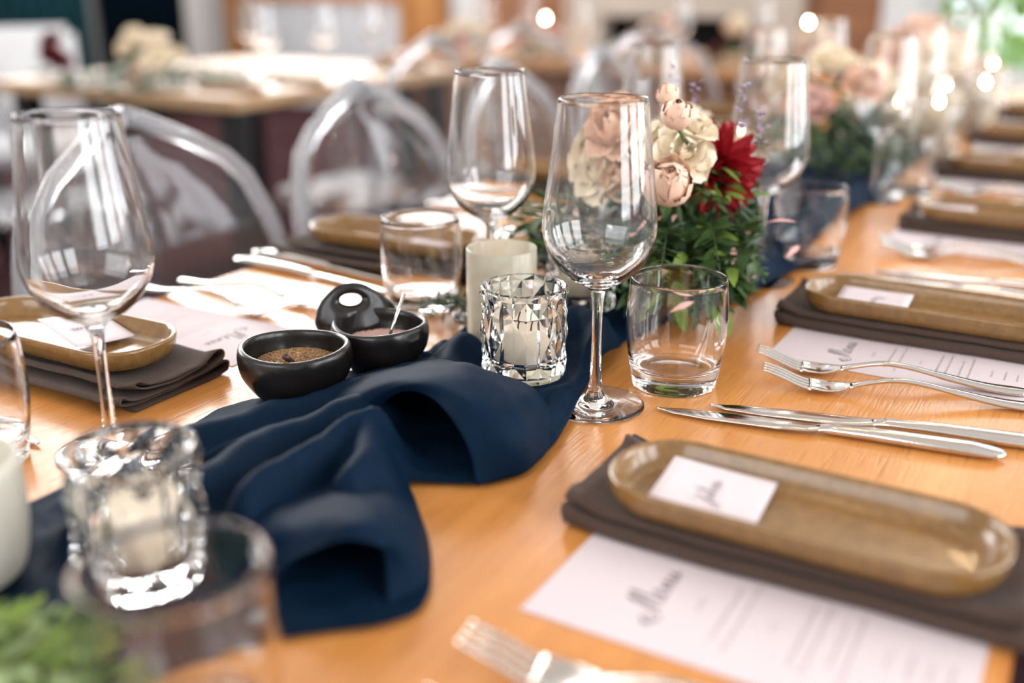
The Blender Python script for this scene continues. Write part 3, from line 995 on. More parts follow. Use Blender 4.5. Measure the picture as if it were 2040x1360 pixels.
def card_mesh(curl):
    n = 10
    G = np.zeros((n, n, 3))
    for i in range(n):
        for j in range(n):
            x, y = -0.031 + 0.062 * i / (n - 1), -0.0255 + 0.051 * j / (n - 1)
            G[i, j] = (x, y, curl * ((y / 0.0255) ** 2) * 0.5 + curl * (x / 0.031) ** 2 * 0.15)
    return solid(mesh_from('card', *grid_mesh(G)), 0.0004)
CARD = card_mesh(0.0016)
def name_mesh(word):
    a = MB()
    rot_text(a, lambda q: script_strokes(q, word, 0.0088, -0.0135, -0.003, 0.0013, 0.0009))
    return a.mesh('name_lettering', smooth=False)
NAMES = [name_mesh(NAME_WORD), name_mesh(NAME_WORD2)]
def place_card(label, x, y, z, rot, k=0, group=None):
    r = thing('place_card', label, 'place card', (x, y, z), 0, group, rot=rot)
    obj('card', CARD, 'paper', r)
    obj('name_lettering', NAMES[k % 2], 'name_ink', r)
    return r

NTH = ['first', 'second', 'third', 'fourth', 'fifth', 'sixth', 'seventh']
def setting(side, i, y0, glass_xy=None, tum_xy=None, forks=None, knives=None, nap=None, card=None, menu_xy=None, plate=None, wine=True):
    """one place setting; side +1 = the guests along x = 0, -1 = the guests along x = -0.8"""
    row = 'right-hand row' if side > 0 else 'left-hand row'
    nth = NTH[i]
    c = lambda x, y: (x, y0 + y) if side > 0 else (-0.80 - x, y0 - y)
    rz = 0.0 if side > 0 else PI
    px, py = plate or c(-0.116, 0.0)
    nx, ny, nrz = nap or (*c(-0.117, 0.012), 0.0)
    w = lambda s: s % (nth, row)
    o = tag(obj('napkin', NAPKIN, 'napkin', loc=(nx, ny, T + 0.0006), rot=(0, 0, nrz + rz)), w('folded charcoal linen napkin under the plate at the %s place of the %s'), 'napkin', 'linen napkins')
    o = tag(obj('plate', PLATE, 'plate', loc=(px, py, T + 0.0166), rot=(0, 0, rz)), w('oblong olive stoneware plate at the %s place of the %s'), 'plate', 'stoneware plates')
    cx, cy, cz, crot = card or (*c(-0.164, 0.0), 0.0225, (math.radians(6), 0, rz + 0.05))
    place_card(w('lettered pink place card on the plate at the %s place of the %s'), cx, cy, T + cz, crot, i, 'place cards on plates')
    mx, my = menu_xy or c(-0.114, -0.076)
    menu(w('pink printed menu card beside the napkin at the %s place of the %s'), mx, my, rz, 'printed menus')
    for k, (tp, en) in enumerate(forks or [(c(-0.219, -0.14), c(-0.02, -0.12)), (c(-0.212, -0.168), c(-0.02, -0.155))]):
        cutlery('fork', ('outer' if k else 'inner') + ' ' + w('steel fork lying beside the menu at the %s place of the %s'), tp, en, 'steel forks')
    for k, (tp, en) in enumerate(knives or [(c(-0.235, 0.15), c(-0.005, 0.17)), (c(-0.225, 0.185), c(-0.005, 0.205))]):
        cutlery('knife', ('outer' if k else 'inner') + ' ' + w('steel knife lying beyond the plate at the %s place of the %s'), tp, en, 'steel knives')
    if wine:
        gx, gy = glass_xy or c(-0.300, 0.125)
        wine_glass(w('clear stemmed wine glass at the %s place of the %s'), gx, gy, group='wine glasses')
        tx, ty = tum_xy or c(-0.270, 0.20)
        tumbler(w('clear round-sided water tumbler at the %s place of the %s'), tx, ty, group='water tumblers')

setting(1, 0, 0.518, (-0.303, 0.654), (-0.268, 0.724),
        forks=[((-0.223, 0.345), (-0.03, 0.375)), ((-0.215, 0.295), (-0.02, 0.318))],
        knives=[((-0.259, 0.667), (-0.019, 0.706)), ((-0.227, 0.692), (-0.02, 0.732))],
        nap=(-0.117, 0.532, 0.0), card=(-0.165, 0.517, 0.0245, (math.radians(7), math.radians(3), 0.03)), menu_xy=(-0.116, 0.4435))
setting(1, 1, 0.945, (-0.300, 1.045), (-0.273, 1.135),
        forks=[((-0.223, 0.792), (-0.026, 0.832)), ((-0.207, 0.754), (-0.03, 0.800))],
        knives=[((-0.231, 1.106), (0.0, 1.10)), ((-0.20, 1.135), (0.02, 1.15))], card=(-0.164, 0.943, 0.0245, (math.radians(6), 0, 0.0)), menu_xy=(-0.118, 0.868))
setting(1, 2, 1.385, (-0.281, 1.53), (-0.25, 1.60), nap=(-0.09, 1.397, 0.0), plate=(-0.09, 1.385))
setting(1, 3, 1.79)
setting(1, 4, 2.18)
setting(1, 5, 2.58)
setting(-1, 0, 0.520, (-0.550, 0.420), (-0.616, 0.364),
        forks=[((-0.632, 0.690), (-0.822, 0.697)), ((-0.615, 0.738), (-0.812, 0.735))],
        knives=[((-0.60, 0.40), (-0.79, 0.385)), ((-0.61, 0.37), (-0.80, 0.35))],
        nap=(-0.712, 0.516, 0.0), card=(-0.703, 0.527, 0.030, (math.radians(4), math.radians(-9), PI - 0.2)), menu_xy=(-0.700, 0.628), plate=(-0.722, 0.520))
setting(-1, 1, 0.925, (-0.480, 0.800), (-0.556, 0.797),
        knives=[((-0.595, 0.808), (-0.827, 0.828)), ((-0.60, 0.842), (-0.83, 0.862))], nap=(-0.677, 0.915, 0.0), plate=(-0.680, 0.925))
setting(-1, 2, 1.385, (-0.50, 1.22), (-0.56, 1.25))
setting(-1, 3, 1.80)
setting(-1, 4, 2.2)

# tumbler standing close to the camera, in front of the runner
THICK = mesh_from('thick_tumbler', *lathe(dense([(0, 0), (0.030, 0.0), (0.0332, 0.004), (0.0366, 0.022), (0.0396, 0.045), (0.0394, 0.065), (0.0382, 0.0855)], 30) + dense([(0.0378, 0.0872), (0.0360, 0.0884), (0.0342, 0.0874)], 8) + dense([(0.0339, 0.0855), (0.0352, 0.065), (0.0355, 0.045), (0.0325, 0.024), (0.028, 0.0175), (0.0, 0.015)], 26), 72))
tag(obj('water_tumbler', THICK, 'glass', loc=(-0.290, 0.240, T)), 'thick-rimmed tumbler closest to the camera, out of focus in front of the candles', 'tumbler', 'water tumblers')

# ------------------------------------------------------------------ candles on the runner
c1, c2, c0 = VOTIVES['c1'], VOTIVES['c2'], VOTIVES['c0']
votive(CUTV, 'cut_glass', 'sharp cut-glass votive with diamond facets standing on the navy folds beside the wine glass', c1[0], c1[1], T + c1[2], 0.25, 'cut-glass votives')
candle('ivory votive candle inside the sharp cut-glass holder on the navy folds', c1[0], c1[1], T + c1[2] + 0.0118, group='votive candles')
votive(CUTV, 'cut_glass', 'cut-glass votive behind the wine glass stem, below the flowers', c2[0], c2[1], T + c2[2], 0.1, 'cut-glass votives')
candle('ivory votive candle inside the cut-glass holder below the flowers', c2[0], c2[1], T + c2[2] + 0.0118, group='votive candles')
votive(CUTV, 'cut_glass', 'large blurred cut-glass votive close to the camera behind the front tumbler', c0[0], c0[1], T + c0[2], 0.4, 'cut-glass votives')
candle('ivory votive candle inside the blurred cut-glass holder close to the camera', c0[0], c0[1], T + c0[2] + 0.0118, group='votive candles')
am, cr = VOTIVES['amber'], VOTIVES['cream']
votive(STRV, 'amber', 'straight smoky gold glass votive behind the sharp cut-glass one', am[0], am[1], T + am[2])
votive(CREV, 'cream_glass', 'cream rounded votive at the picture edge beside the blurred cut-glass one', cr[0], cr[1], T + cr[2])

# ------------------------------------------------------------------ pepper and salt bowls
def bowl_mesh(name, r, h, seed, dip=None):
    prof = dense([(0.0, 0.0), (r * 0.42, 0.0), (r * 0.68, h * 0.14), (r * 0.93, h * 0.48), (r * 1.0, h * 0.74), (r * 0.985, h * 0.94), (r * 0.93, h), (r * 0.86, h * 0.96),
                  (r * 0.81, h * 0.72), (r * 0.68, h * 0.40), (r * 0.4, h * 0.24), (0, h * 0.2)], 46)
    vs, fs = lathe(prof, 64, wob=lambda a, z: 1 + 0.018 * math.sin(2 * a + seed) + 0.012 * math.sin(3 * a + seed * 2.1))
    vs = [(x, y, z * (1 + 0.03 * math.sin(math.atan2(y, x) * 2 + seed) * min(1, z / h)) - (dip(math.atan2(y, x)) * max(0, z / h - 0.5) if dip else 0)) for x, y, z in vs]
    return mesh_from(name, vs, fs)
def grains(name, n, r, z0, dome, size, seed):
    rg = np.random.default_rng(seed)
    mb = MB()
    vs, fs = lathe([(0, z0 + dome)] + [(r * t, z0 + dome * (1 - t * t)) for t in (0.25, 0.5, 0.75, 0.95)] + [(r, z0 - 0.006)], 32)
    mb.add(vs, [f[::-1] for f in fs])
    for i in range(n):
        t, a = math.sqrt(rg.random()) * 0.97, rg.random() * 2 * PI
        p = Vector((r * t * math.cos(a), r * t * math.sin(a), z0 + dome * (1 - t * t) + size * 0.2))
        s = size * (0.6 + 0.8 * rg.random())
        m = rand_mtx(p, rg.random() * 6, rg.random() * 6, rg.random() * 6, s)
        mb.add([(.5, 0, 0), (-.5, 0.1, 0), (0, .5, 0.1), (0, -.5, 0), (0, 0, .45), (0.1, 0, -.45)],
               [(0, 2, 4), (2, 1, 4), (1, 3, 4), (3, 0, 4), (2, 0, 5), (1, 2, 5), (3, 1, 5), (0, 3, 5)], m)
    return mb.mesh(name, smooth=False)
PB = (-0.503, 0.553)
tag(obj('pepper_bowl', bowl_mesh('pepper_bowl', 0.0415, 0.044, 0.6), 'clay', loc=(*PB, T)), 'small black clay bowl of ground pepper beside the navy cloth', 'bowl')
tag(obj('ground_pepper', grains('ground_pepper', 1700, 0.0325, 0.0290, 0.006, 0.0014, 1), 'pepper', loc=(*PB, T), kind='stuff'), 'coarse brown ground pepper heaped in the black bowl', 'pepper')
sp = thing('pepper_spoon', 'tiny dark wooden spoon handle poking out of the pepper', 'spoon', (*PB, T))
obj('handle', MB().tube([(0.006, -0.010, 0.034), (0.011, -0.019, 0.040), (0.014, -0.026, 0.045)], [0.0022, 0.0022, 0.0024], 10).mesh('handle', fix=True), 'darkwood', sp)
obj('scoop', mesh_from('scoop', *lathe([(0, -0.004), (0.004, -0.003), (0.0062, 0.0), (0.005, 0.0005), (0, -0.002)], 18)), 'darkwood', sp, loc=(0.003, -0.004, 0.0325))
SB = (-0.484, 0.633)
sbw = thing('salt_bowl', 'black clay salt bowl with a pierced handle, behind the pepper bowl', 'bowl', (*SB, T))
obj('bowl', bowl_mesh('salt_dish', 0.0392, 0.042, 2.0), 'clay', sbw)
def handle_mesh():
    """tab rising from the rim, pierced by an oval hole"""
    vs, fs = [], []
    n = 40
    o = []
    for k in range(n):
        a = 2 * PI * k / n
        ox, oz = 0.0335 * math.cos(a) * (1.0 - 0.28 * math.sin(a)) - 0.006 * max(0, math.sin(a)), 0.0235 * math.sin(a)
        ix, iz = 0.0094 * math.cos(a) - 0.005, 0.0052 * math.sin(a) + 0.0100
        o.append((ox, oz, ix, iz))
    for th in (0, 1):
        sgn = -1 if th == 0 else 1
        for ox, oz, ix, iz in o:
            for f, t in ((0.0, 0.0030), (0.35, 0.0042), (0.75, 0.0042), (1.0, 0.0024)):
                x, z = ox + (ix - ox) * f, oz + (iz - oz) * f
                vs.append((x, sgn * t + 10 * x * x, z))
    q = 4
    for th in (0, 1):
        b = th * n * q
        for k in range(n):
            k2 = (k + 1) % n
            for j in range(q - 1):
                f = (b + k * q + j, b + k2 * q + j, b + k2 * q + j + 1, b + k * q + j + 1)
                fs.append(f if th == 0 else f[::-1])
    for k in range(n):
        k2 = (k + 1) % n
        fs.append((k * q, n * q + k * q, n * q + k2 * q, k2 * q))
        fs.append((k * q + 3, k2 * q + 3, n * q + k2 * q + 3, n * q + k * q + 3))
    return MB().add(vs, fs).mesh('pierced_handle', fix=True)
ha = math.radians(100)
obj('pierced_handle', handle_mesh(), 'clay', sbw, loc=(-0.034, 0.016, 0.041), rot=(math.radians(-22), 0, math.radians(50)))
tag(obj('salt_flakes', grains('salt_flakes', 900, 0.0315, 0.0245, 0.004, 0.0017, 2), 'salt', loc=(*SB, T), kind='stuff'), 'pink salt flakes in the black bowl with the pierced handle', 'salt')
ss = thing('salt_spoon', 'slim glass spoon standing in the pink salt', 'spoon', (*SB, T))
obj('handle', MB().tube([(0.013, -0.008, 0.029), (0.013, 0.004, 0.046), (0.012, 0.018, 0.062)], [0.0014, 0.0012, 0.0014], 12).mesh('handle', fix=True), 'steel', ss)
obj('scoop', mesh_from('scoop', *lathe(dense([(0, -0.005), (0.005, -0.003), (0.0055, 0.001), (0.003, 0.005), (0, 0.007)], 14), 20)), 'glass', ss, loc=(0.013, -0.0095, 0.0275))

# ------------------------------------------------------------------ flowers
def petal_mesh(name, l, w, cup, tipcurl, ruffle=0.0, n=6, m=5, seed=0, point=False):
    """petal from the origin along +z, opening towards +y"""
    rg = np.random.default_rng(seed)
    ph = rg.random() * 6
    G = np.zeros((n, m, 3))
    for i in range(n):
        t = i / (n - 1)
        prof = math.sin(PI * min(1, 0.12 + 0.80 * t)) ** 0.7 if not point else math.sin(PI * (0.06 + 0.90 * t)) ** 0.9
        if not point and t > 0.8:
            prof *= 1 - 1.2 * (t - 0.8)
        for j in range(m):
            s = -1 + 2 * j / (m - 1)
            x = s * w * 0.5 * prof
            y = cup * ((1 - s * s) * 0.42) * w * 0.5 * math.sin(PI * min(1, 0.15 + 0.7 * t)) + tipcurl * l * t ** 3 + ruffle * l * t * t * math.sin(s * 5 + ph + t * 2)
            G[i, j] = (x, -y if False else y, l * t)
    me = mesh_from(name, *grid_mesh(G))
    return me
ROSE_P = [petal_mesh('rose_petal', 1.0, w, c, tc, ru, seed=i) for i, (w, c, tc, ru) in enumerate([(1.0, 1.2, -0.25, 0.02), (1.15, 1.0, -0.05, 0.03), (1.3, 0.9, 0.15, 0.04), (1.35, 0.8, 0.35, 0.06)])]
LIS_P = [petal_mesh('ruffled_petal', 1.0, w, 0.9, tc, 0.13, seed=10 + i) for i, (w, tc) in enumerate([(1.1, -0.1), (1.35, 0.1), (1.5, 0.4)])]
DAH_P = [petal_mesh('dahlia_petal', 1.0, 0.34, 1.6, tc, 0.0, n=6, m=5, seed=20 + i, point=True) for i, tc in enumerate((-0.15, 0.05, 0.2))]
PM = {}
def colored(me, m):
    k = (me.name, m)
    if k not in PM:
        c = me.copy()
        c.materials.clear()
        c.materials.append(M[m])
        PM[k] = c
    return PM[k]
def flower(kind, parent, loc, aim, size, m, name, rg):
    """a flower head as a part; its petals are sub-parts. aim = direction it faces"""
    fl = bpy.data.objects.new(name, None)
    COL.objects.link(fl)
    fl.empty_display_size = 0.01
    fl.parent = parent
    fl.location = loc
    fl.rotation_euler = Vector(aim).to_track_quat('Z', 'Y').to_euler()
    rows = {'rose': [(3, 0.72, 0.02, 8, 0), (4, 0.80, 0.08, 14, 0), (5, 0.86, 0.14, 24, 1), (6, 0.90, 0.19, 38, 2), (6, 0.88, 0.22, 56, 3)],
            'bud': [(3, 0.86, 0.00, 2, 0), (4, 0.92, 0.05, 4, 0), (5, 0.98, 0.12, 6, 0), (6, 0.94, 0.20, 10, 0), (5, 0.8, 0.24, 22, 1)],
            'ruffled': [(4, 0.62, 0.04, 12, 0), (5, 0.78, 0.10, 34, 1), (6, 0.95, 0.14, 60, 2)],
            'dahlia': [(6, 0.5, 0.02, 14, 0), (9, 0.62, 0.06, 30, 0), (12, 0.8, 0.08, 48, 1), (14, 0.92, 0.1, 66, 1), (15, 1.0, 0.1, 84, 2), (13, 0.95, 0.08, 104, 2)]}[kind]
    src = {'rose': ROSE_P, 'bud': ROSE_P, 'ruffled': LIS_P, 'dahlia': DAH_P}[kind]
    for ri, (n, l, off, tilt, mi) in enumerate(rows):
        for k in range(n):
            a = 2 * PI * (k + 0.5 * (ri % 2)) / n + rg.normal() * 0.1
            t = math.radians(tilt + rg.normal() * 4)
            me = colored(src[mi], m)
            p = obj('petal', me, None, fl)
            s = size * l * (0.94 + 0.12 * rg.random())
            # petal leans outwards along direction a
            R = Matrix.Rotation(a - PI / 2, 4, 'Z') @ Matrix.Translation((0, off * size, 0)) @ Matrix.Rotation(-t, 4, 'X')
            sc = (s * (0.95 if kind != 'dahlia' else 1.0))
            p.matrix_local = R @ Matrix.Diagonal((sc, sc, s, 1))
    return fl
def stalks(parent, ends, base, m='stalk', r=0.0016):
    for e in ends:
        b = Vector(base) + Vector((rng.normal() * 0.01, rng.normal() * 0.01, 0))
        mid = (b + Vector(e)) / 2 + Vector((rng.normal() * 0.008, rng.normal() * 0.008, 0.01))
        obj('stem', MB().tube(spline([b, mid, Vector(e)], 7), r, 6).mesh('stem'), m, parent)
LEAF_ME = {}
def leaf_mesh(m, k):
    key = (m, k)
    if key not in LEAF_ME:
        vs, fs = leaf_verts(1.0, (0.34, 0.5, 0.22)[k], (0.15, 0.25, 0.35)[k])
        me = mesh_from('leaf', vs, fs)
        me.materials.append(M[m])
        LEAF_ME[key] = me
    return LEAF_ME[key]
OBST = [(-0.30, 1.045, .045), (-0.273, 1.135, .05), (-0.48, 0.80, .045), (-0.41, 0.845, .042), (-0.432, 0.737, .04), (-0.268, 0.724, .045)]
def foliage_mass(parent, n, center, spread, lrange, mats, rg, droop=0.0, limit=None):
    """many small leaves joined by kind of green"""
    pl = parent.location
    obst = OBST + [(o.location.x, o.location.y, 0.043) for o in COL.objects if o.parent is None and o.name.split('.')[0] in ('wine_glass', 'water_tumbler', 'votive_holder', 'candle') and (o.location - pl).length < 0.5]
    for mi, m in enumerate(mats):
        mb = MB()
        for i in range(n // len(mats)):
            a = rg.random() * 2 * PI
            rad = math.sqrt(rg.random())
            p = Vector((center[0] + spread[0] * rad * math.cos(a), center[1] + spread[1] * rad * math.sin(a),
                        center[2] + spread[2] * rg.random() * (1.05 - rad * 0.9)))
            l = rg.uniform(*lrange)
            vs, fs = leaf_verts(l, l * rg.uniform(0.14, 0.36), rg.uniform(0.1, 0.5))
            yaw = a - PI / 2 + rg.normal() * 0.7
            k0 = len(mb.v)
            nf = len(mb.f)
            mb.add(vs, fs, rand_mtx(p, yaw, rg.normal() * 0.45 + 0.35 - droop - 0.5 * rad, rg.normal() * 0.5))
            if limit and any(limit(v[0] + pl.x, v[1] + pl.y) for v in mb.v[k0:]) or any(math.hypot(v[0] + pl.x - ox, v[1] + pl.y - oy) < orr for v in mb.v[k0:] for ox, oy, orr in obst):
                del mb.v[k0:], mb.f[nf:]
                continue
            mb.v[k0:] = [(v[0], v[1], max(v[2], 0.001)) for v in mb.v[k0:]]
        obj('foliage', mb.mesh('foliage'), m, parent, kind='stuff')
def fern_sprays(parent, sprays, m, rg):
    """feathery sprays: a rib with paired leaflets, each spray one part"""
    for p0, p1, lift, ll in sprays:
        p0, p1 = Vector(p0), Vector(p1)
        mid = (p0 + p1) / 2 + Vector((0, 0, lift))
        rib = spline([p0, mid, p1], 26)
        mb = MB().tube(rib, 0.0006, 5)
        for i in range(2, 26):
            d = Vector(rib[i] - rib[i - 1]).normalized()
            t = i / 25
            for s in (-1, 1):
                l = ll * (0.4 + 1.2 * math.sin(PI * (0.15 + 0.8 * t))) * rg.uniform(0.8, 1.15)
                vs, fs = leaf_verts(l, l * 0.24, 0.1)
                yaw = math.atan2(d.y, d.x) - PI / 2 + s * 0.85
                mb.add(vs, fs, rand_mtx(rib[i], yaw, rg.normal() * 0.3 + 0.15, rg.normal() * 0.4))
        obj('fern_spray', mb.mesh('fern_spray'), m, parent)

rg = np.random.default_rng(21)
FL = thing('floral_arrangement', 'lush low arrangement with a crimson dahlia, peach roses and greenery behind the tumbler', 'flowers', (-0.35, 0.96, T + 0.014))
P = lambda x, y, z: (x + 0.35, y - 0.96, z - 0.014)
cam_dir = (0.45, -0.75, 0.35)
heads = [('dahlia', P(-0.313, 0.922, 0.134), (0.55, -0.75, 0.3), 0.044, 'red', 'dahlia'),
         ('bud', P(-0.320, 0.828, 0.130), (0.3, -0.75, 0.55), 0.035, 'peach', 'rose'),
         ('bud', P(-0.312, 0.815, 0.188), (0.25, -0.5, 0.8), 0.023, 'peach', 'rose'),
         ('bud', P(-0.332, 0.85, 0.200), (-0.2, -0.2, 0.95), 0.017, 'peach', 'rose_bud'),
         ('ruffled', P(-0.340, 0.860, 0.160), (0.1, -0.85, 0.5), 0.024, 'cream', 'lisianthus'),
         ('ruffled', P(-0.315, 0.845, 0.158), (0.6, -0.6, 0.5), 0.025, 'cream', 'lisianthus'),
         ('ruffled', P(-0.311, 0.858, 0.178), (0.4, -0.3, 0.85), 0.018, 'cream', 'lisianthus'),
         ('rose', P(-0.400, 0.90, 0.165), (-0.1, -0.7, 0.6), 0.033, 'peach', 'rose'),
         ('rose', P(-0.385, 0.895, 0.128), (0.0, -0.9, 0.4), 0.030, 'peach', 'rose'),
         ('ruffled', P(-0.432, 0.915, 0.140), (-0.4, -0.8, 0.5), 0.034, 'cream', 'lisianthus'),
         ('ruffled', P(-0.416, 0.89, 0.126), (-0.3, -0.8, 0.4), 0.028, 'cream', 'lisianthus'),
         ('rose', P(-0.345, 1.0, 0.135), (0.3, 0.3, 0.9), 0.028, 'blush', 'rose'),
         ('rose', P(-0.38, 1.02, 0.15), (-0.3, 0.5, 0.8), 0.030, 'cream', 'rose'),
         ('dahlia', P(-0.365, 0.905, 0.098), (-0.1, -0.9, 0.2), 0.026, 'burgundy', 'dahlia')]
for kind, loc, aim, size, m, nm in heads:
    flower(kind, FL, loc, aim, size, m, nm, rg)
stalks(FL, [h[1] for h in heads], (0, 0.0, 0.035))
keep = lambda x, y: x + 0.285 * y > 0.0      # the side towards the second wine glass is trimmed
foliage_mass(FL, 1400, (-0.022, -0.012, 0.015), (0.098, 0.13, 0.105), (0.014, 0.038), ['leaf', 'leaf_dark', 'leaf_dark'], rg, limit=keep)
foliage_mass(FL, 420, (-0.085, -0.03, 0.012), (0.075, 0.085, 0.075), (0.012, 0.030), ['leaf', 'leaf_dark', 'leaf'], rg)
foliage_mass(FL, 90, (-0.17, 0.0, 0.012), (0.05, 0.07, 0.04), (0.010, 0.022), ['leaf', 'leaf_dark'], rg)
foliage_mass(FL, 170, (0.01, -0.05, 0.10), (0.055, 0.06, 0.06), (0.012, 0.026), ['leaf', 'leaf_lime'], rg, limit=keep)
foliage_mass(FL, 260, (0.03, -0.02, 0.05), (0.06, 0.08, 0.08), (0.016, 0.036), ['leaf', 'leaf_dark'], rg, limit=keep)
foliage_mass(FL, 220, (0.045, -0.05, 0.02), (0.07, 0.09, 0.085), (0.02, 0.045), ['leaf', 'leaf_lime'], rg, limit=keep)
for i in range(34):
    a = rg.random() * 2 * PI
    m = ['leaf_blue', 'leaf', 'leaf_lime', 'leaf_dark'][i % 4]
    o = obj('leaf', leaf_mesh(m, (1, 0, 2)[i % 3]), None, FL)
    l = rg.uniform(0.028, 0.05)
    o.matrix_local = rand_mtx((0.05 * math.cos(a) - 0.015, 0.07 * math.sin(a) - 0.01, rg.uniform(0.05, 0.11)), a - PI/2 + rg.normal() * 0.3, rg.uniform(-0.7, 0.5), rg.normal() * 0.4, l)
for q, (x, y, z) in enumerate([(-0.268, 0.885, 0.082), (-0.255, 0.90, 0.095), (-0.27, 0.86, 0.062), (-0.30, 0.83, 0.058), (-0.315, 0.80, 0.06), (-0.29, 0.80, 0.045), (-0.335, 0.79, 0.05), (-0.255, 0.86, 0.05),
                               (-0.35, 0.84, 0.085), (-0.36, 0.83, 0.075), (-0.34, 0.82, 0.072), (-0.32, 0.84, 0.1), (-0.24, 0.92, 0.06), (-0.30, 0.79, 0.035)]):
    o = obj('jasmine_bud', leaf_mesh('pinkbud', 2), None, FL)
    o.matrix_local = rand_mtx(P(x, y, z), rg.uniform(-1.2, 0.4), rg.uniform(0.2, 1.0), rg.normal() * 0.4, 0.026) @ Matrix.Diagonal((1.0, 1, 1, 1))
for (x, y, z) in [(-0.285, 0.90, 0.205), (-0.27, 0.91, 0.19), (-0.36, 0.93, 0.215), (-0.345, 0.95, 0.2)]:
    mb = MB()
    for k in range(22):
        vs, fs = leaf_verts(0.006, 0.005)
        mb.add(vs, fs, rand_mtx((rg.normal() * 0.0025, rg.normal() * 0.0025, -0.03 + 0.04 * k / 22), rg.random() * 6, rg.uniform(0, 1), 0))
    obj('filler_spike', mb.mesh('filler_spike'), 'lilac', FL, loc=P(x, y, z))
fern_sprays(FL, [(P(-0.40, 0.93, 0.05), P(-0.50, 0.86, 0.028), 0.03, 0.02), (P(-0.40, 0.95, 0.06), P(-0.53, 0.94, 0.04), 0.03, 0.02), (P(-0.41, 0.90, 0.05), P(-0.47, 0.80, 0.02), 0.03, 0.018),
                 (P(-0.32, 0.95, 0.06), P(-0.285, 0.97, 0.07), 0.03, 0.018), (P(-0.31, 0.92, 0.06), P(-0.27, 0.92, 0.02), 0.03, 0.018),
                 (P(-0.33, 0.88, 0.05), P(-0.36, 0.79, 0.03), 0.03, 0.02), (P(-0.32, 0.94, 0.09), P(-0.282, 0.96, 0.04), 0.03, 0.016), (P(-0.32, 0.90, 0.12), P(-0.335, 0.86, 0.19), 0.01, 0.014), (P(-0.30, 0.90, 0.07), P(-0.255, 0.90, 0.045), 0.03, 0.016), (P(-0.31, 0.88, 0.08), P(-0.27, 0.83, 0.06), 0.025, 0.016), (P(-0.33, 0.87, 0.08), P(-0.31, 0.79, 0.06), 0.025, 0.016), (P(-0.42, 0.94, 0.06), P(-0.52, 0.90, 0.06), 0.03, 0.02), (P(-0.42, 0.92, 0.06), P(-0.50, 0.83, 0.05), 0.03, 0.018), (P(-0.31, 0.9, 0.05), P(-0.27, 0.83, 0.02), 0.03, 0.02)], 'leaf', rg)

sprig = thing('greenery_sprig', 'small loose green fern sprig lying between the salt bowl and gold votive', 'greenery', (-0.52, 0.765, T + 0.008))
fern_sprays(sprig, [((0.05, 0.01, 0.0), (-0.02, -0.005, 0.006), 0.006, 0.012), ((0.05, 0.0, 0.0), (0.0, 0.03, 0.008), 0.006, 0.012), ((0.05, 0.02, 0.003), (0.01, -0.03, 0.004), 0.008, 0.011)], 'leaf_dark', rg)

garland = thing('greenery_garland', 'blurred green foliage on the runner in the near corner', 'greenery', (-0.415, 0.175, T + 0.012))
foliage_mass(garland, 800, (0, 0, 0.004), (0.10, 0.065, 0.026), (0.010, 0.024), ['leaf_lime', 'leaf', 'leaf'], rg)
fern_sprays(garland, [((0.02, 0.02, 0.015), (0.12, 0.06, 0.008), 0.012, 0.016), ((-0.02, 0.0, 0.015), (-0.10, 0.06, 0.01), 0.015, 0.016), ((0, 0, 0.015), (0.05, 0.085, 0.008), 0.012, 0.014)], 'leaf_lime', rg)

def posy(label, loc, heads, spread, n=260, name='floral_arrangement', greens=('leaf', 'leaf_dark'), h=0.09):
    r = thing(name, label, 'flowers', loc)
    for kind, p, aim, size, m, nm in heads:
        flower(kind, r, p, aim, size, m, nm, rg)
    stalks(r, [hh[1] for hh in heads], (0, 0, 0.03))
    foliage_mass(r, n, (0, 0, 0.01), (spread, spread * 1.1, h), (0.02, 0.05), list(greens), rg)
    return r
def ring_heads(kinds, rad, z, size):
    out = []
    for i, (k, m, nm) in enumerate(kinds):
        a = 2 * PI * i / len(kinds) + 0.5
        out.append((k, (rad * math.cos(a), rad * math.sin(a), z + 0.02 * rg.normal()), (0.5 * math.cos(a), 0.5 * math.sin(a) - 0.3, 0.7), size * rg.uniform(0.85, 1.15), m, nm))
    out.append((kinds[0][0], (0.0, 0.0, z + 0.035), (0.1, -0.4, 0.9), size, kinds[0][1], kinds[0][2]))
    return out
R_, B_, L_, D_ = ('rose', 'peach', 'rose'), ('rose', 'blush', 'rose'), ('ruffled', 'cream', 'lisianthus'), ('dahlia', 'burgundy', 'dahlia')
posy('second blurred arrangement of cream and pink roses further along the oak table', (-0.40, 1.70, T + 0.02), ring_heads([L_, B_, R_, L_, B_, R_], 0.07, 0.120, 0.034), 0.13, 600, h=0.13, greens=('leaf_dark', 'leaf'))
posy('third arrangement of pink roses near the far end of the oak table', (-0.39, 2.45, T), ring_heads([R_, B_, L_, R_, L_], 0.075, 0.15, 0.042), 0.13, 260, h=0.12)
posy('cream and coral flowers in low greenery on the second oak table', (-2.45, 2.2, T), ring_heads([L_, R_, L_, ('rose', 'peach', 'rose'), L_], 0.055, 0.085, 0.040), 0.24, 620, h=0.06)
posy('tall burgundy dahlia posy on the second oak table before the drapes', (-2.80, 2.12, T), ring_heads([D_, ('dahlia', 'red', 'dahlia'), D_], 0.02, 0.085, 0.034), 0.04, 60, h=0.06)
posy('white rose posy beside the burgundy dahlias', (-2.72, 2.36, T), ring_heads([('rose', 'cream', 'rose'), L_, ('rose', 'cream', 'rose')], 0.025, 0.085, 0.032), 0.05, 70, h=0.08)
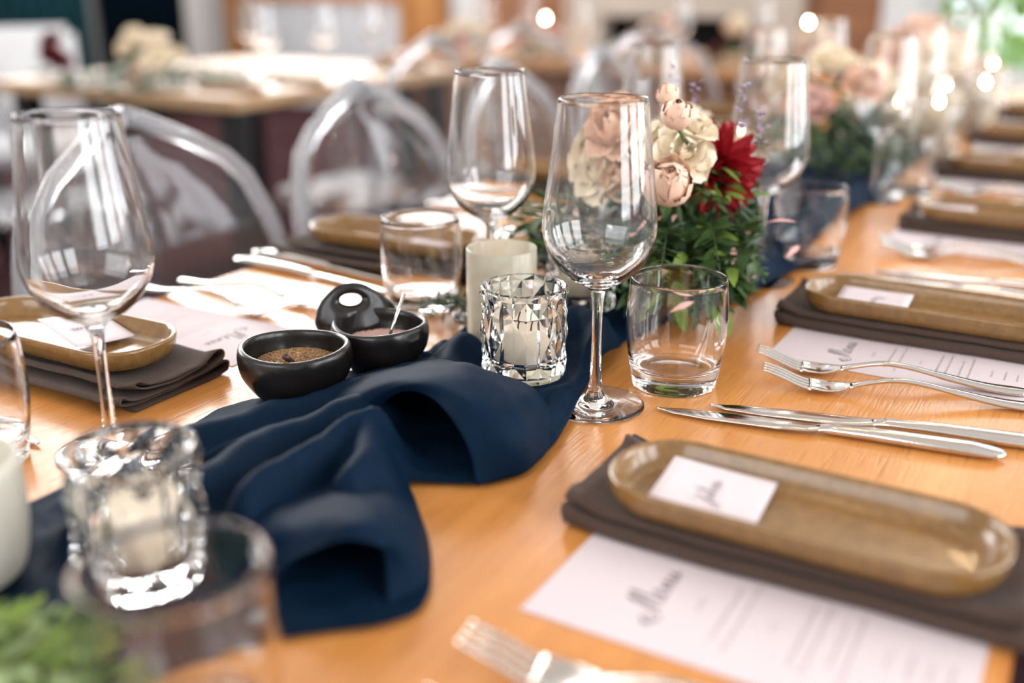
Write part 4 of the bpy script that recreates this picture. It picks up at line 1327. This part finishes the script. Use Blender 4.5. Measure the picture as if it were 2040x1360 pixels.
for i, (x, y, ks, lab) in enumerate([(-2.35, 3.70, [L_, B_, L_, B_], 'low pink and cream flowers at the near end of the head table'),
                                     (-1.98, 3.66, [B_, L_, B_, ('rose', 'cream', 'rose')], 'pale blush flowers beside the brick pier on the head table'),
                                     (-1.52, 3.66, [R_, L_, R_, B_], 'coral roses on the head table below the fireplace edge'),
                                     (-1.22, 3.72, [R_, ('rose', 'peach', 'rose'), D_, L_], 'peach and burgundy flowers before the black fireplace'),
                                     (-0.95, 3.78, [('ruffled', 'cream', 'lisianthus'), L_, B_], 'greenish cream flowers at the fireplace corner')]):
    posy(lab, (x, y, T), ring_heads(ks, 0.06, 0.075, 0.034), 0.10, 170, h=0.08)

# ------------------------------------------------------------------ clear acrylic chairs
def chair_parts():
    seat_z = 0.455
    # back: rounded shell standing on the seat, slightly dished; chair faces +x
    n, m = 15, 23
    G = np.zeros((n, m, 3))
    rim = []
    for i in range(n):
        for j in range(m):
            s = -1 + 2 * j / (m - 1)
            t = i / (n - 1)
            z0, z1 = seat_z - 0.01, 0.893
            w = 0.200
            half = w * math.sqrt(max(0.0, 1 - max(0.0, (t - 0.45) / 0.55) ** 2.3))
            G[i, j] = (-0.20 - 0.09 * t + 0.035 * s * s * (1 - 0.4 * t), s * max(half, 0.012) * (0.86 + 0.14 * min(1, t * 2.2)), z0 + (z1 - z0) * t)
    back = solid(mesh_from('backrest', *grid_mesh(G)), 0.007)
    edge = [G[i, 0] for i in range(n)] + [G[n - 1, j] for j in range(1, m - 1)] + [G[i, m - 1] for i in range(n - 1, -1, -1)]
    frame = MB().tube(spline(edge[::2] + [edge[-1]], 60), 0.0115, 10).mesh('back_rim', fix=True)
    seat_pts = rounded(0.20, 0.195, 0.09, 8)
    vs = [(x, y, seat_z) for x, y in seat_pts] + [(x * 0.96, y * 0.96, seat_z + 0.012) for x, y in seat_pts] + [(x * 0.98, y * 0.98, seat_z - 0.03) for x, y in seat_pts]
    k = len(seat_pts)
    fs = [(i, (i + 1) % k, k + (i + 1) % k, k + i) for i in range(k)] + [(2 * k + i, 2 * k + (i + 1) % k, (i + 1) % k, i) for i in range(k)]
    fs += [tuple(range(k, 2 * k)), tuple(range(2 * k, 3 * k))[::-1]]
    seat = MB().add(vs, fs).mesh('seat', smooth=False)
    legs = []
    for sx, sy in ((1, 1), (1, -1), (-1, 1), (-1, -1)):
        a = (sx * 0.17, sy * 0.175, seat_z - 0.03)
        b = (sx * (0.185 if sx > 0 else 0.225), sy * 0.185, 0.0)
        legs.append(MB().tube([a, ((a[0] + b[0]) / 2, (a[1] + b[1]) / 2, 0.22), b], [0.017, 0.014, 0.011], 10).mesh('leg'))
    return back, frame, seat, legs
CB, CF, CS, CLG = chair_parts()
def ghost_chair(label, x, y, rz, group):
    r = thing('acrylic_chair', label, 'chair', (x, y, 0), rz, group)
    obj('backrest', CB, 'acrylic', r)
    obj('back_rim', CF, 'acrylic_edge', r)
    obj('seat', CS, 'acrylic', r)
    for l in CLG:
        obj('leg', l, 'acrylic', r)
    return r
g1 = 'clear chairs along the left of the oak table'
for i, y in enumerate([0.42, 0.85, 1.29, 1.72, 2.15]):
    ghost_chair('clear acrylic chair with rounded back, %s along the far side of the oak table' % NTH[i], -0.74, y, 0.0, g1)
for i, y in enumerate([1.70, 2.13, 2.56, 2.99]):
    ghost_chair('clear acrylic chair with rounded back, %s on the window side of the oak table' % NTH[i], 0.0 + 0.06, y, PI, 'clear chairs on the window side')
for i, (x, y, rz) in enumerate([(-1.90, 2.42, PI), (-2.55, 1.86, PI/2)]):
    ghost_chair('clear acrylic chair pushed up to the second oak table, %s of two' % NTH[i], x, y, rz, 'clear chairs round the second table')
for i, x in enumerate([-1.72, -1.27]):
    ghost_chair('clear acrylic chair before the head table, %s from its near end' % NTH[i], x, 3.35, PI / 2, 'clear chairs before the head table')

# chair at the far left, its white standing for glare on a chair back
wc = thing('whitened_chair', 'chair whitened for glare on its back, beyond the second table in front of the drapes', 'chair', (-3.62, 2.62, 0), -0.5)
obj('backrest', MB().box(-0.24, -0.17, -0.22, 0.22, 0.46, 0.86).mesh('backrest', bevel=0.03), 'glare_white', wc)
obj('seat', MB().box(-0.22, 0.22, -0.22, 0.22, 0.38, 0.46).mesh('seat', bevel=0.025), 'glare_white', wc)
for sx in (-0.18, 0.18):
    for sy in (-0.18, 0.18):
        obj('leg', MB().tube([(sx, sy, 0), (sx, sy, 0.39)], 0.016, 8).mesh('leg'), 'blackmetal', wc)

# ------------------------------------------------------------------ candles, glasses and settings of the tables behind
for i, (x, y, z, lab) in enumerate([
                                    (-0.74, 3.78, T, 'at the far end of the head table'), (-0.33, 1.93, T + 0.005, 'beside the second arrangement on the oak table'), (-0.47, 1.45, T + 0.005, 'between the first and second arrangements'),
                                    (-0.31, 2.30, T + 0.005, 'before the third arrangement on the oak table'), (-0.36, 2.75, T, 'at the far end of the oak table'), (-0.28, 2.02, T, 'beside the fourth plate on the window side'), (-0.25, 2.42, T, 'beside the fifth plate on the window side'), (-0.52, 2.62, T, 'between the third arrangement and the far chairs'), (-0.30, 3.0, T, 'last but one on the oak table'), (-0.50, 3.1, T, 'last of all on the oak table'), (-0.44, 2.1, T + 0.005, 'further back than the second arrangement')]):
    votive(STRV, 'glass', 'small clear glass candle holder ' + lab, x, y, z, group='clear tealight holders')
    candle('lit ivory candle glowing in its holder ' + lab, x, y, z + 0.0068, lit=True, s=2.3, group='lit candles')
candle('low lit tealight at the edge of the second oak table', -2.04, 2.62, T, lit=True, s=0.55, group='lit candles')
for i, (x, y, lab) in enumerate([(-1.97, 3.70, 'before the brick pier'), (-1.50, 3.78, 'before the fireplace opening'), (-1.00, 3.85, 'at the far end of the row')]):
    candle('lit tall ivory candle on the head table ' + lab, x, y, T, lit=True, s=4.1, group='lit tall candles')
for i, (x, y) in enumerate([(-2.16, 3.58), (-2.15, 3.90), (-1.75, 3.57), (-1.37, 3.57), (-1.08, 3.57)]):
    wine_glass('wine glass on the head table, %s from its near end' % NTH[i], x, y, group='wine glasses on the head table')
for i, (x, y) in enumerate([(-2.10, 2.28), (-2.12, 2.56), (-2.2, 2.9), (-2.45, 2.6)]):
    wine_glass('wine glass on the second oak table, %s along it' % NTH[i], x, y, group='wine glasses on the second table')
for i, (x, y) in enumerate([(-2.13, 2.16), (-2.13, 2.42), (-2.13, 2.95)]):
    tag(obj('plate', PLATE, 'plate', loc=(x, y, T + 0.0005)), 'stoneware plate on the second oak table, %s along it' % NTH[i], 'plate', 'plates on the second table')

# ------------------------------------------------------------------ string of bulbs overhead, mirrored in the glasses
fs_ = thing('festoon_lights', 'string of small warm bulbs hung above the oak table', 'string lights', (-0.4, 0, 2.55))
yy = np.linspace(-1.5, 6.0, 40)
obj('cord', MB().tube([(0, float(y), 0.10 * math.cos(y * 2.5)) for y in yy], 0.004, 6).mesh('cord'), 'blackmetal', fs_)
BULB = mesh_from('bulb', *lathe(dense([(0, -0.062), (0.014, -0.055), (0.02, -0.04), (0.014, -0.022), (0.009, -0.012), (0.009, 0)], 14), 16))
M['bulb'] = mat('warm_bulb', (1, 0.8, 0.55), 0.3, emit=(1.0, 0.66, 0.36), estr=120.0)
for y in np.arange(-1.3, 5.9, 0.6):
    obj('bulb', BULB, 'bulb', fs_, loc=(0, float(y), 0.10 * math.cos(y * 2.5)))
